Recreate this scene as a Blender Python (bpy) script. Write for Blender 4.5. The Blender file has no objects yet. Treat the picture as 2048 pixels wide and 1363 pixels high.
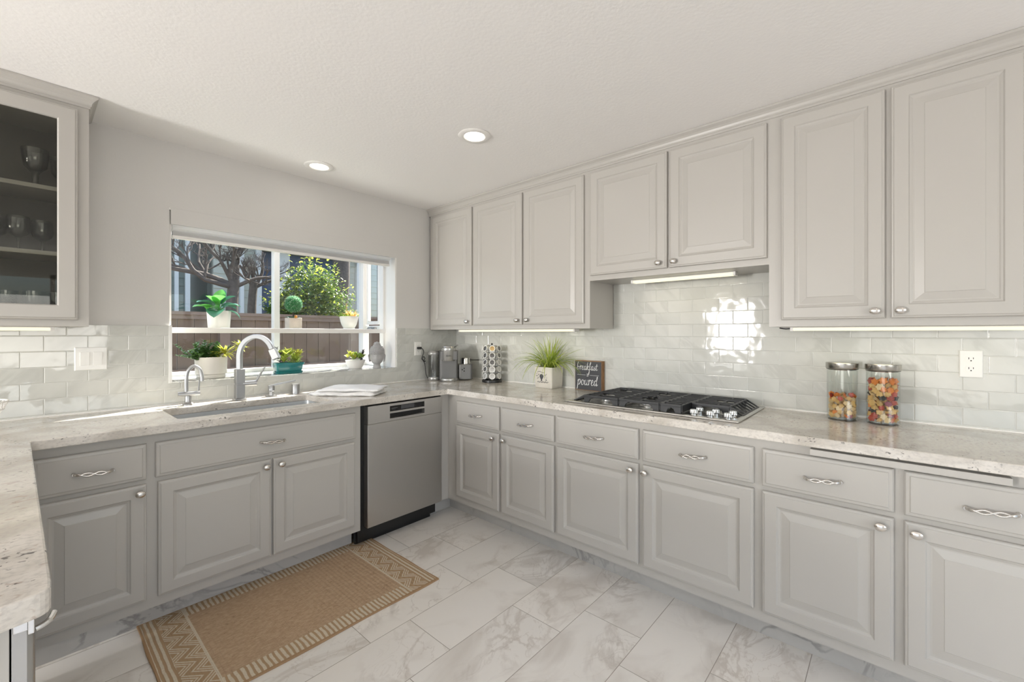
import bpy, bmesh, math, random
from mathutils import Vector, Matrix
random.seed(7)
PI = math.pi
SC = bpy.context.scene
COL = SC.collection

# ------------------------------------------------------------------ camera
cam_d = bpy.data.cameras.new('camera')
cam = bpy.data.objects.new('camera', cam_d); COL.objects.link(cam)
cam.location = (-2.6298, -3.0191, 1.3116)
cam.rotation_euler = (PI/2, 0, math.radians(41.5637-90))
cam_d.sensor_width = 36; cam_d.lens = 36*859.89/2048
cam_d.shift_y = -15.68/2048
cam_d.clip_start = 0.05
SC.camera = cam

# ------------------------------------------------------------------ world, sun, exposure
SC.view_settings.view_transform = 'Standard'
SC.view_settings.look = 'None'
SC.view_settings.gamma = 1
SC.view_settings.use_curve_mapping = False
SC.view_settings.exposure = 0.06
SC.cycles.use_denoising = True
SC.cycles.max_bounces = 10
SC.cycles.diffuse_bounces = 5
SC.cycles.glossy_bounces = 4
SC.cycles.transmission_bounces = 8
SC.cycles.transparent_max_bounces = 16
SC.cycles.sample_clamp_indirect = 4
SC.cycles.caustics_reflective = False
SC.cycles.caustics_refractive = False

SUN_DIR = Vector((0.90, 0.43, 0)).normalized()
SUN_EL = math.radians(49.5)
W = bpy.data.worlds.new('sky'); SC.world = W; W.use_nodes = True
nt = W.node_tree; nt.nodes.clear()
sky = nt.nodes.new('ShaderNodeTexSky'); sky.sky_type = 'NISHITA'
sky.sun_disc = False; sky.sun_elevation = SUN_EL; sky.sun_rotation = math.atan2(SUN_DIR.x, SUN_DIR.y)
sky.air_density = 1.0; sky.dust_density = 2.5
bgn = nt.nodes.new('ShaderNodeBackground'); bgn.inputs['Strength'].default_value = 0.65
wo = nt.nodes.new('ShaderNodeOutputWorld')
nt.links.new(sky.outputs[0], bgn.inputs[0]); nt.links.new(bgn.outputs[0], wo.inputs[0])

sd = bpy.data.lights.new('sun', 'SUN'); sd.energy = 20.0; sd.angle = math.radians(0.6); sd.color = (1, 0.95, 0.87)
so = bpy.data.objects.new('sun', sd); COL.objects.link(so)
sv = SUN_DIR*math.cos(SUN_EL) + Vector((0, 0, math.sin(SUN_EL)))
so.rotation_euler = sv.to_track_quat('Z', 'Y').to_euler(); so.location = (4, 4, 6)

def area(name, loc, to, sx, sy, power, color=(1, 1, 1), shape='RECTANGLE'):
    d = bpy.data.lights.new(name, 'AREA'); d.shape = shape; d.size = sx
    if shape == 'RECTANGLE': d.size_y = sy
    d.energy = power; d.color = color
    o = bpy.data.objects.new(name, d); COL.objects.link(o); o.location = loc
    o.rotation_euler = (Vector(loc)-Vector(to)).to_track_quat('Z', 'Y').to_euler()
    return o
# lamps in the openings as daylight; patio and rear added as fill, tilted up
area('patio_fill', (-6.44, -3.5, 1.15), (-5.4, -3.0, 2.2), 2.3, 1.9, 30, (1, 0.97, 0.93))
area('dining_daylight', (-6.44, -0.69, 1.4), (-5.4, -0.75, 1.9), 0.7, 0.9, 245, (1, 0.98, 0.96))
area('rear_fill', (-3.0, -6.24, 1.35), (-3.0, -5.3, 2.4), 2.3, 1.5, 58, (1, 0.97, 0.93))

# ------------------------------------------------------------------ mesh helpers
ORG = {}
class MB:
    def __init__(s, fn=None):
        s.v = []; s.f = []; s.m = []; s.fn = fn
    def add(s, vs, fs, m=0):
        b = len(s.v); s.v += [tuple(x) for x in vs]
        for f in fs: s.f.append(tuple(b+i for i in f)); s.m.append(m)
        return s
    def box(s, x0, x1, y0, y1, z0, z1, m=0):
        vs = [(x, y, z) for z in (z0, z1) for y in (y0, y1) for x in (x0, x1)]
        return s.add(vs, [(0, 1, 3, 2), (4, 5, 7, 6), (0, 1, 5, 4), (2, 3, 7, 6), (0, 2, 6, 4), (1, 3, 7, 5)], m)
    def prism(s, poly, axis, a, b, m=0):
        n = len(poly)
        def P(u, v, t):
            return (t, u, v) if axis == 0 else ((u, t, v) if axis == 1 else (u, v, t))
        vs = [P(u, v, a) for u, v in poly]+[P(u, v, b) for u, v in poly]
        fs = [tuple(range(n)), tuple(range(n, 2*n))]+[(i, (i+1) % n, n+(i+1) % n, n+i) for i in range(n)]
        return s.add(vs, fs, m)
    def loops(s, rings, cap0=True, cap1=True, close=False, m=0):
        n = len(rings[0]); vs = [p for r in rings for p in r]; fs = []
        R = len(rings)
        for k in range(R if close else R-1):
            for i in range(n):
                fs.append((k*n+i, k*n+(i+1) % n, ((k+1) % R)*n+(i+1) % n, ((k+1) % R)*n+i))
        if not close and cap0: fs.append(tuple(range(n)))
        if not close and cap1: fs.append(tuple(range((R-1)*n, R*n)))
        return s.add(vs, fs, m)
    def tube(s, path, r, n=8, cap=True, closed=False, m=0, flat=1.0, up=None):
        P = [Vector(p) for p in path]; N = len(P)
        rs = r if isinstance(r, (list, tuple)) else [r]*N
        rings = []; prev = None
        for i in range(N):
            if closed: t = P[(i+1) % N]-P[(i-1) % N]
            else: t = P[min(i+1, N-1)]-P[max(i-1, 0)]
            if t.length < 1e-9: t = Vector((0, 0, 1))
            t.normalize()
            if prev is None:
                a = Vector(up) if up else (Vector((0, 0, 1)) if abs(t.z) < .9 else Vector((1, 0, 0)))
            else: a = prev
            a = a-t*a.dot(t)
            if a.length < 1e-6: a = t.orthogonal()
            a.normalize(); prev = a; b = t.cross(a)
            rings.append([P[i]+a*(math.cos(2*PI*k/n)*rs[i]*flat)+b*(math.sin(2*PI*k/n)*rs[i]) for k in range(n)])
        return s.loops(rings, cap, cap, closed, m)
    def cyl(s, a, b, r0, r1=None, n=20, m=0, cap=True):
        return s.tube([a, b], [r0, r0 if r1 is None else r1], n, cap, m=m)
    def lathe(s, prof, c=(0, 0, 0), n=24, mat=None, m=0, cap0=True, cap1=True, sx=1, sy=1):
        M = mat or Matrix.Translation(Vector(c)); rings = []
        for r, z in prof:
            r = max(r, 1e-5)
            rings.append([M @ Vector((r*sx*math.cos(2*PI*k/n), r*sy*math.sin(2*PI*k/n), z)) for k in range(n)])
        return s.loops(rings, cap0, cap1, m=m)
    def ball(s, c, r, n=12, k=8, m=0, sc=(1, 1, 1)):
        rings = []
        for i in range(k+1):
            th = PI*i/k; rr = max(math.sin(th), 1e-4)
            rings.append([(c[0]+r*sc[0]*rr*math.cos(2*PI*j/n), c[1]+r*sc[1]*rr*math.sin(2*PI*j/n), c[2]-r*sc[2]*math.cos(th)) for j in range(n)])
        return s.loops(rings, m=m)
    def blade(s, p, d, L, w, droop=.5, n=5, m=0, twist=0, fold=.25, tip=.15):
        # a leaf or grass blade: starts at p along d, bends down by droop
        p = Vector(p); d = Vector(d).normalized(); vs = []
        side = d.cross(Vector((0, 0, 1)))
        if side.length < 1e-3: side = Vector((1, 0, 0))
        side.normalize()
        side = Matrix.Rotation(twist, 3, d) @ side
        for i in range(n+1):
            t = i/n
            ww = w*(math.sin(PI*min(1, t*.86+.14))**.8*(1-tip)+tip*(1-t))*.5
            nn = side.cross(d)
            vs += [p-side*ww+nn*ww*fold, p, p+side*ww+nn*ww*fold]
            d2 = (d+Vector((0, 0, -1))*droop/n).normalized(); p = p+d*(L/n); d = d2
        fs = []
        for i in range(n):
            a = i*3; fs += [(a, a+1, a+4, a+3), (a+1, a+2, a+5, a+4)]
        return s.add(vs, fs, m)
    def build(s, name, mats, parent=None, smooth=None, bevel=0, recalc=True, seg=2):
        if not isinstance(mats, (list, tuple)): mats = [mats]
        org = ORG.get(parent.name, Vector((0, 0, 0))) if parent else Vector((0, 0, 0))
        vs = [s.fn(*p) for p in s.v] if s.fn else s.v
        me = bpy.data.meshes.new(name)
        me.from_pydata([(p[0]-org.x, p[1]-org.y, p[2]-org.z) for p in vs], [], s.f)
        for mt in mats: me.materials.append(mt)
        me.polygons.foreach_set('material_index', s.m)
        if recalc or smooth:
            bm = bmesh.new(); bm.from_mesh(me)
            if recalc: bmesh.ops.recalc_face_normals(bm, faces=bm.faces)
            if smooth:
                lim = math.radians(smooth)
                for f in bm.faces: f.smooth = True
                for e in bm.edges:
                    e.smooth = len(e.link_faces) != 2 or e.calc_face_angle(0) < lim
            bm.to_mesh(me); bm.free()
        me.update()
        o = bpy.data.objects.new(name, me); COL.objects.link(o)
        if parent:
            o.parent = parent; ORG[o.name] = org
        else: ORG[o.name] = Vector((0, 0, 0))
        if bevel:
            b = o.modifiers.new('bevel', 'BEVEL'); b.width = bevel; b.segments = seg; b.limit_method = 'ANGLE'; b.angle_limit = math.radians(40)
        return o

def tag(o, label=None, cat=None, group=None, kind=None):
    if label: o['label'] = label
    if cat: o['category'] = cat
    if group: o['group'] = group
    if kind: o['kind'] = kind
    return o
def thing(name, label, cat, loc=(0, 0, 0), group=None, kind=None):
    o = bpy.data.objects.new(name, None); COL.objects.link(o); o.location = loc
    o.empty_display_size = .05; ORG[o.name] = Vector(loc)
    return tag(o, label, cat, group, kind)
def copy_tree(root, loc, rot=None, label=None):
    r = root.copy(); COL.objects.link(r); r.location = loc
    if rot is not None: r.rotation_euler = rot
    if label: r['label'] = label
    for ch in list(root.children):
        c = ch.copy(); COL.objects.link(c); c.parent = r
        for g in list(ch.children):
            d = g.copy(); COL.objects.link(d); d.parent = c
    return r
def plate(outline, holes, z0, z1, name, mat, parent=None, bevel=0):
    bm = bmesh.new(); es = []
    for lp in [outline]+holes:
        vs = [bm.verts.new((x, y, z0)) for x, y in lp]
        es += [bm.edges.new((vs[i], vs[(i+1) % len(vs)])) for i in range(len(vs))]
    r = bmesh.ops.triangle_fill(bm, use_beauty=True, edges=es)
    fs = [g for g in r['geom'] if isinstance(g, bmesh.types.BMFace)]
    bmesh.ops.dissolve_limit(bm, angle_limit=.01, verts=bm.verts, edges=bm.edges)
    e = bmesh.ops.extrude_face_region(bm, geom=list(bm.faces))
    for v in [g for g in e['geom'] if isinstance(g, bmesh.types.BMVert)]: v.co.z = z1
    bmesh.ops.recalc_face_normals(bm, faces=bm.faces)
    me = bpy.data.meshes.new(name); bm.to_mesh(me); bm.free(); me.materials.append(mat)
    o = bpy.data.objects.new(name, me); COL.objects.link(o); ORG[o.name] = Vector((0, 0, 0))
    if parent:
        o.parent = parent; org = ORG[parent.name]; ORG[o.name] = org
        me.transform(Matrix.Translation(-org))
    if bevel:
        b = o.modifiers.new('bevel', 'BEVEL'); b.width = bevel; b.segments = 2; b.limit_method = 'ANGLE'; b.angle_limit = .7
    return o
def catmull(pts, k=6, closed=False):
    P = [Vector(p) for p in pts]; n = len(P); out = []
    rng = range(n if closed else n-1)
    for i in rng:
        if closed: a, b, c, d = P[(i-1) % n], P[i], P[(i+1) % n], P[(i+2) % n]
        else: a, b, c, d = P[max(i-1, 0)], P[i], P[i+1], P[min(i+2, n-1)]
        for j in range(k):
            t = j/k
            out.append(.5*((2*b)+(c-a)*t+(2*a-5*b+4*c-d)*t*t+(3*b-a-3*c+d)*t**3))
    if not closed: out.append(P[-1])
    return out
FR = lambda s, d, z: (-d, -s, z)      # along the right wall, out from it, up
FL = lambda s, d, z: (-s, -d, z)      # along the back wall, out from it, up

# ------------------------------------------------------------------ materials
def nm(name):
    m = bpy.data.materials.new(name); m.use_nodes = True; t = m.node_tree
    return m, t, t.nodes['Principled BSDF']
def mat(name, col, rough=.5, metal=0, spec=.5, coat=0, noise=0, nscale=30, bump=0, bscale=60, emit=0, ecol=None, transl=0, trans=0, ior=1.45, alpha=1):
    m, t, b = nm(name)
    b.inputs['Base Color'].default_value = (*col, 1); b.inputs['Roughness'].default_value = rough
    b.inputs['Metallic'].default_value = metal; b.inputs['Specular IOR Level'].default_value = spec
    b.inputs['Coat Weight'].default_value = coat; b.inputs['Coat Roughness'].default_value = .1
    b.inputs['IOR'].default_value = ior
    if trans: b.inputs['Transmission Weight'].default_value = trans
    if emit:
        b.inputs['Emission Strength'].default_value = emit; b.inputs['Emission Color'].default_value = (*(ecol or col), 1)
    if noise or bump:
        tc = t.nodes.new('ShaderNodeNewGeometry')
    if noise:
        n = t.nodes.new('ShaderNodeTexNoise'); n.inputs['Scale'].default_value = nscale; n.inputs['Detail'].default_value = 5
        r = t.nodes.new('ShaderNodeMix'); r.data_type = 'RGBA'
        t.links.new(tc.outputs['Position'], n.inputs['Vector'])
        r.inputs['A'].default_value = (*[max(0, c*(1-noise)) for c in col], 1); r.inputs['B'].default_value = (*[min(1, c*(1+noise)) for c in col], 1)
        mr = t.nodes.new('ShaderNodeMapRange'); mr.inputs['From Min'].default_value = .3; mr.inputs['From Max'].default_value = .7
        t.links.new(n.outputs['Fac'], mr.inputs['Value']); t.links.new(mr.outputs[0], r.inputs['Factor'])
        t.links.new(r.outputs['Result'], b.inputs['Base Color'])
    if bump:
        n = t.nodes.new('ShaderNodeTexNoise'); n.inputs['Scale'].default_value = bscale; n.inputs['Detail'].default_value = 4
        t.links.new(tc.outputs['Position'], n.inputs['Vector'])
        bp = t.nodes.new('ShaderNodeBump'); bp.inputs['Strength'].default_value = bump; bp.inputs['Distance'].default_value = .004
        t.links.new(n.outputs['Fac'], bp.inputs['Height']); t.links.new(bp.outputs[0], b.inputs['Normal'])
    if transl:
        ts = t.nodes.new('ShaderNodeBsdfTranslucent'); ts.inputs['Color'].default_value = (*[min(1, c*1.9) for c in col], 1)
        mx = t.nodes.new('ShaderNodeMixShader'); mx.inputs[0].default_value = transl
        out = t.nodes['Material Output']
        t.links.new(b.outputs[0], mx.inputs[1]); t.links.new(ts.outputs[0], mx.inputs[2]); t.links.new(mx.outputs[0], out.inputs[0])
    return m
def pane_glass(name, tint=(1, 1, 1), refl=1.0, rough=0):
    m = bpy.data.materials.new(name); m.use_nodes = True; t = m.node_tree; t.nodes.clear()
    tr = t.nodes.new('ShaderNodeBsdfTransparent'); tr.inputs[0].default_value = (*tint, 1)
    gl = t.nodes.new('ShaderNodeBsdfGlossy'); gl.inputs['Roughness'].default_value = rough
    lw = t.nodes.new('ShaderNodeLayerWeight'); lw.inputs['Blend'].default_value = .5
    pw = t.nodes.new('ShaderNodeMath'); pw.operation = 'POWER'; pw.inputs[1].default_value = 4.5
    mu = t.nodes.new('ShaderNodeMath'); mu.operation = 'MULTIPLY_ADD'; mu.inputs[1].default_value = .85*min(refl, 1.1); mu.inputs[2].default_value = .045*refl; mu.use_clamp = True
    mx = t.nodes.new('ShaderNodeMixShader'); o = t.nodes.new('ShaderNodeOutputMaterial')
    t.links.new(lw.outputs['Facing'], pw.inputs[0]); t.links.new(pw.outputs[0], mu.inputs[0]); t.links.new(mu.outputs[0], mx.inputs[0])
    t.links.new(tr.outputs[0], mx.inputs[1]); t.links.new(gl.outputs[0], mx.inputs[2]); t.links.new(mx.outputs[0], o.inputs[0])
    return m
class N:   # small node-maths helper
    def __init__(s, t): s.t = t
    def val(s, x, inp):
        if isinstance(x, (int, float)): inp.default_value = x
        else: s.t.links.new(x, inp)
    def M(s, op, a, b=0, c=0, clamp=False):
        n = s.t.nodes.new('ShaderNodeMath'); n.operation = op; n.use_clamp = clamp
        s.val(a, n.inputs[0]); s.val(b, n.inputs[1]); s.val(c, n.inputs[2]); return n.outputs[0]
    def pos(s):
        g = s.t.nodes.new('ShaderNodeNewGeometry'); p = s.t.nodes.new('ShaderNodeSeparateXYZ')
        s.t.links.new(g.outputs['Position'], p.inputs[0]); return g.outputs['Position'], p.outputs
    def comb(s, x, y, z=0):
        n = s.t.nodes.new('ShaderNodeCombineXYZ'); s.val(x, n.inputs[0]); s.val(y, n.inputs[1]); s.val(z, n.inputs[2]); return n.outputs[0]
    def noise(s, vec, scale, detail=4, dist=0, rough=.5, out='Fac'):
        n = s.t.nodes.new('ShaderNodeTexNoise'); n.inputs['Scale'].default_value = scale; n.inputs['Detail'].default_value = detail
        n.inputs['Distortion'].default_value = dist; n.inputs['Roughness'].default_value = rough
        s.t.links.new(vec, n.inputs['Vector']); return n.outputs[out]
    def white(s, vec):
        n = s.t.nodes.new('ShaderNodeTexWhiteNoise'); n.noise_dimensions = '3D'; s.t.links.new(vec, n.inputs['Vector']); return n.outputs
    def rng(s, v, a, b, c=0, d=1, smooth=True):
        n = s.t.nodes.new('ShaderNodeMapRange'); n.interpolation_type = 'SMOOTHSTEP' if smooth else 'LINEAR'
        s.val(v, n.inputs['Value'])
        for k, x in zip(('From Min', 'From Max', 'To Min', 'To Max'), (a, b, c, d)): n.inputs[k].default_value = x
        return n.outputs[0]
    def mix(s, f, a, b):
        n = s.t.nodes.new('ShaderNodeMix'); n.data_type = 'RGBA'; s.val(f, n.inputs['Factor'])
        for x, k in ((a, 'A'), (b, 'B')):
            if isinstance(x, tuple): n.inputs[k].default_value = (*x, 1)
            else: s.t.links.new(x, n.inputs[k])
        return n.outputs['Result']
    def vadd(s, a, b):
        n = s.t.nodes.new('ShaderNodeVectorMath'); n.operation = 'ADD'; s.t.links.new(a, n.inputs[0]); s.t.links.new(b, n.inputs[1]); return n.outputs[0]
    def vscale(s, a, k):
        n = s.t.nodes.new('ShaderNodeVectorMath'); n.operation = 'MULTIPLY'; s.t.links.new(a, n.inputs[0]); n.inputs[1].default_value = k if isinstance(k, tuple) else (k, k, k); return n.outputs[0]

def veins(n, vec, sc, width, warp=1.5):
    f = n.noise(vec, sc, 5, warp, .55)
    return n.rng(n.M('ABSOLUTE', n.M('SUBTRACT', f, .5)), 0, width, 1, 0)

def floor_mat():
    m, t, b = nm('marble floor tile'); n = N(t); P, x = n.pos()
    rv = n.M('DIVIDE', n.M('ADD', x[1], .8), .2815); row = n.M('FLOOR', rv); fv = n.M('FRACT', rv)
    par = n.M('FLOORED_MODULO', row, 2)
    # odd rows (counted from the window) shift a third of a tile
    ux = n.M('DIVIDE', n.M('ADD', n.M('ADD', x[0], .879+5.88*2), n.M('MULTIPLY', n.M('SUBTRACT', 1, par), .198)), .588)
    # rows -1,-3.. joints at -.879 ; rows 0,-2.. at -1.077
    ui = n.M('FLOOR', ux); fu = n.M('FRACT', ux)
    du = n.M('MULTIPLY', n.M('MINIMUM', fu, n.M('SUBTRACT', 1, fu)), .588)
    dv = n.M('MULTIPLY', n.M('MINIMUM', fv, n.M('SUBTRACT', 1, fv)), .2815)
    d = n.M('MINIMUM', du, dv)
    gr = n.rng(d, .0008, .0016, 1, 0)
    h = n.white(n.comb(ui, row, 3)); off = n.vscale(h['Color'], 20)
    q = n.vadd(n.vscale(P, (1.0, 1.35, 1)), off)
    mask = n.rng(n.noise(q, 1.5, 2), .43, .60)
    v1 = n.M('MULTIPLY', veins(n, q, 1.7, .045, 1.4), mask)
    v2 = n.M('MULTIPLY', veins(n, q, 4.0, .02, 1.8), n.M('MULTIPLY', mask, .6))
    cloud = n.M('MULTIPLY', n.rng(n.noise(q, 2.6, 4, 1.0), .50, .72), .7)
    amt = n.M('ADD', n.M('MULTIPLY', v1, .8), n.M('ADD', v2, cloud), clamp=True)
    tone = n.mix(n.noise(q, .8, 1), (.36, .33, .30), (.46, .37, .28))
    base = n.mix(h['Value'], (.86, .82, .765), (.80, .77, .725))
    c = n.mix(n.M('MULTIPLY', amt, .46), base, tone)
    c = n.mix(gr, c, (.34, .30, .26))
    t.links.new(c, b.inputs['Base Color']); b.inputs['Roughness'].default_value = .16
    bp = t.nodes.new('ShaderNodeBump'); bp.inputs['Strength'].default_value = .5; bp.inputs['Distance'].default_value = .001
    t.links.new(n.M('SUBTRACT', 1, gr), bp.inputs['Height']); t.links.new(bp.outputs[0], b.inputs['Normal'])
    return m
def splash_mat(name, ax, width, rowh, phase):
    m, t, b = nm(name); n = N(t); P, x = n.pos()
    s = n.M('MULTIPLY', x[ax], -1); z = n.M('SUBTRACT', x[2], .924)
    rv = n.M('DIVIDE', z, rowh); row = n.M('FLOOR', rv); fv = n.M('FRACT', rv)
    par = n.M('FLOORED_MODULO', row, 2)
    ux = n.M('ADD', n.M('DIVIDE', n.M('SUBTRACT', s, phase), width), n.M('MULTIPLY', n.M('SUBTRACT', 1, par), .5))
    ui = n.M('FLOOR', ux); fu = n.M('FRACT', ux)
    du = n.M('MULTIPLY', n.M('MINIMUM', fu, n.M('SUBTRACT', 1, fu)), width)
    dv = n.M('MULTIPLY', n.M('MINIMUM', fv, n.M('SUBTRACT', 1, fv)), rowh)
    d = n.M('MINIMUM', du, dv); gr = n.rng(d, .0006, .0014, 1, 0)
    h = n.white(n.comb(ui, row, 5)); off = n.vscale(h['Color'], 9)
    # veins run on the diagonal
    a = n.M('ADD', n.M('MULTIPLY', s, .75), n.M('MULTIPLY', x[2], .75)); c2 = n.M('SUBTRACT', n.M('MULTIPLY', x[2], .35), n.M('MULTIPLY', s, .35))
    q = n.vadd(n.comb(n.M('MULTIPLY', a, 1.9), n.M('MULTIPLY', c2, 1.0), 0), off)
    v = n.M('MULTIPLY', veins(n, q, 4.5, .09, .8), n.rng(n.noise(q, 3, 2), .42, .62))
    cl = n.noise(q, 5, 3, .6)
    base = n.mix(h['Value'], (.585, .585, .55), (.55, .555, .52))
    base = n.mix(n.rng(cl, .35, .7), base, (.61, .61, .575))
    c = n.mix(n.M('MULTIPLY', v, .30), base, (.36, .36, .335))
    c = n.mix(gr, c, (.66, .66, .63))
    t.links.new(c, b.inputs['Base Color']); b.inputs['Roughness'].default_value = .06
    b.inputs['Specular IOR Level'].default_value = .6
    hs = t.nodes.new('ShaderNodeSeparateColor'); t.links.new(h['Color'], hs.inputs[0])
    tilt = n.M('ADD', n.M('MULTIPLY', n.M('SUBTRACT', hs.outputs[0], .5), n.M('MULTIPLY', n.M('SUBTRACT', fu, .5), .0016)),
               n.M('MULTIPLY', n.M('SUBTRACT', hs.outputs[1], .5), n.M('MULTIPLY', n.M('SUBTRACT', fv, .5), .0008)))
    wav = n.M('MULTIPLY', n.noise(n.vadd(P, off), 16, 1), .0011)
    edge = n.M('MULTIPLY', n.rng(d, 0, .0035, 0, 1), .0011)
    hh = n.M('ADD', n.M('ADD', tilt, wav), edge)
    bp = t.nodes.new('ShaderNodeBump'); bp.inputs['Strength'].default_value = 1; bp.inputs['Distance'].default_value = 1
    t.links.new(hh, bp.inputs['Height']); t.links.new(bp.outputs[0], b.inputs['Normal'])
    return m
def quartz_mat():
    m, t, b = nm('speckled quartz'); n = N(t); P, x = n.pos()
    q = n.vscale(P, (1.0, 1.0, 1.6))
    st = n.vscale(P, (1, 2.2, 2.5))
    cl = n.rng(n.noise(q, 6, 5, .8), .38, .68)
    base = n.mix(cl, (.67, .63, .575), (.50, .46, .405))
    base = n.mix(n.M('MULTIPLY', n.rng(n.noise(q, 95, 5), .44, .68), .42), base, (.40, .37, .345))
    br = n.M('MULTIPLY', n.rng(n.noise(st, 22, 4, 1.2), .60, .70), n.rng(n.noise(q, 3.2, 2), .5, .62))
    c = n.mix(n.M('MULTIPLY', br, .55), base, (.36, .27, .22))
    dk = n.M('MULTIPLY', n.rng(n.noise(q, 80, 4, .6), .60, .66), n.rng(n.noise(q, 11, 2), .47, .58))
    c = n.mix(n.M('MULTIPLY', dk, .85), c, (.10, .09, .085))
    t.links.new(c, b.inputs['Base Color']); b.inputs['Roughness'].default_value = .13
    return m
def edge_quartz_mat():
    return quartz_mat()
def marble_base_mat():
    m, t, b = nm('grey marble toe board'); n = N(t); P, x = n.pos()
    v = n.M('MULTIPLY', veins(n, P, 3, .05, 2), n.rng(n.noise(P, 2, 2), .45, .62))
    cl = n.rng(n.noise(P, 3.5, 3, 1), .45, .7)
    c = n.mix(n.M('MULTIPLY', cl, .3), (.50, .485, .46), (.36, .35, .335)); c = n.mix(n.M('MULTIPLY', v, .6), c, (.20, .19, .185))
    t.links.new(c, b.inputs['Base Color']); b.inputs['Roughness'].default_value = .2
    return m
def rug_mat(x0, y0, LX, LY):
    m, t, b = nm('woven jute rug'); n = N(t); P, x = n.pos()
    X = n.M('SUBTRACT', x[0], x0); Y = n.M('SUBTRACT', x[1], y0)
    ex = n.M('MINIMUM', X, n.M('SUBTRACT', LX, X)); ey = n.M('MINIMUM', Y, n.M('SUBTRACT', LY, Y))
    wob = n.M('MULTIPLY', n.noise(P, 18, 2), .012)
    jute = n.mix(n.rng(n.noise(n.vscale(P, (1, 3, 1)), 60, 4), .35, .7), (.42, .295, .19), (.52, .38, .255))
    jute = n.mix(n.M('MULTIPLY', n.rng(n.noise(n.vscale(P, (1, 2.3, 1)), 31, 4, 1.5), .62, .72), .6), jute, (.24, .15, .085))
    cream = n.mix(n.noise(P, 150, 3), (.52, .44, .33), (.74, .66, .53)); brown = (.42, .29, .175)
    def stripe(v, per, duty=.5):
        f = n.M('FRACT', n.M('DIVIDE', v, per)); return n.rng(n.M('ABSOLUTE', n.M('SUBTRACT', f, .5)), duty*.5-.06, duty*.5+.06, 1, 0)
    s1 = stripe(n.M('ADD', X, wob), .0205, .55)
    side = n.mix(s1, brown, cream)
    s2 = stripe(n.M('ADD', ex, n.M('MULTIPLY', wob, .6)), .020, .5)
    tri = n.M('ABSOLUTE', n.M('SUBTRACT', n.M('FRACT', n.M('DIVIDE', Y, .105)), .5))
    s3 = stripe(n.M('ADD', n.M('ADD', ex, n.M('MULTIPLY', tri, .11)), n.M('MULTIPLY', wob, .4)), .0165, .5)
    s3 = n.M('MULTIPLY', s3, n.rng(n.M('FRACT', n.M('DIVIDE', n.M('ADD', ex, n.M('MULTIPLY', tri, .11)), .066)), .2, .25))
    end = n.mix(n.M('LESS_THAN', ex, .062), n.mix(s3, brown, cream), n.mix(s2, brown, cream))
    line = n.M('MULTIPLY', n.M('GREATER_THAN', ex, .158), n.M('LESS_THAN', ex, .168))
    isend = n.M('LESS_THAN', ex, .165); isside = n.M('LESS_THAN', ey, .088)
    c = n.mix(isside, jute, side); c = n.mix(isend, c, end); c = n.mix(line, c, cream)
    rim = n.M('LESS_THAN', n.M('MINIMUM', ex, ey), .009)
    c = n.mix(rim, c, (.40, .26, .15))
    t.links.new(c, b.inputs['Base Color']); b.inputs['Roughness'].default_value = .95; b.inputs['Specular IOR Level'].default_value = .1
    bp = t.nodes.new('ShaderNodeBump'); bp.inputs['Strength'].default_value = .6; bp.inputs['Distance'].default_value = .003
    hh = n.M('ADD', n.noise(P, 220, 2), n.M('MULTIPLY', n.M('ADD', s1, s2), .5))
    t.links.new(hh, bp.inputs['Height']); t.links.new(bp.outputs[0], b.inputs['Normal'])
    return m
def brushed(name, col, rough, axis, sc=240):
    m, t, b = nm(name); n = N(t); P, x = n.pos()
    k = [3, 3, 3]; k[axis] = .02
    f = n.noise(n.vscale(P, tuple(k)), sc, 3)
    b.inputs['Base Color'].default_value = (*col, 1); b.inputs['Metallic'].default_value = 1
    t.links.new(n.rng(f, .3, .7, rough*.93, rough*1.08), b.inputs['Roughness'])
    b.inputs['Anisotropic'].default_value = .6
    return m

M_ = {}
M_['wall'] = mat('wall paint', (.68, .665, .64), .55, bump=.12, bscale=90)
M_['ceil'] = mat('ceiling paint', (.90, .88, .86), .7, bump=.2, bscale=70)
M_['cab'] = mat('cabinet paint', (.462, .442, .410), .33, spec=.45)
M_['cabin'] = mat('shaded cabinet interior', (.17, .16, .145), .5)  # cabinet grey darkened; shade of the unlit inside is put into the colour
M_['white'] = mat('white vinyl', (.86, .84, .81), .35)
M_['plastic'] = mat('white plastic', (.84, .83, .80), .3)
M_['shade'] = mat('shade fabric', (.90, .89, .87), .8, transl=.5)
M_['floor'] = floor_mat()
M_['splR'] = splash_mat('glass marble tile right', 1, .148, .0732, .055)
M_['splL'] = splash_mat('glass marble tile back', 0, .1495, .0750, .110)
M_['quartz'] = quartz_mat()
M_['toe'] = marble_base_mat()
M_['steel'] = brushed('brushed stainless', (.52, .505, .48), .36, 2)
M_['steelflat'] = brushed('brushed cooktop steel', (.58, .57, .54), .26, 1)
M_['nickel'] = mat('satin nickel', (.66, .63, .59), .22, 1)
M_['chrome'] = mat('polished chrome', (.70, .70, .69), .15, 1)
M_['faucet'] = mat('brushed faucet steel', (.40, .40, .405), .36, 1)
M_['lid'] = mat('jar lid steel', (.50, .48, .44), .24, 1)
M_['sink'] = mat('stainless sink basin', (.60, .61, .61), .38, .75)
M_['black'] = mat('black plastic', (.012, .012, .012), .35)
M_['iron'] = mat('cast iron', (.028, .029, .031), .45)
M_['rubber'] = mat('black cord', (.02, .02, .02), .5)
M_['glass'] = pane_glass('window pane glass', (.97, .985, .98), .8)
M_['cabglass'] = pane_glass('cabinet door glass', (.76, .76, .73), .5)
M_['jar'] = pane_glass('jar glass', (.965, .975, .965), 1.4, .02)
M_['stem'] = pane_glass('glassware', (.80, .82, .82), 2.2, .03)
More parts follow.
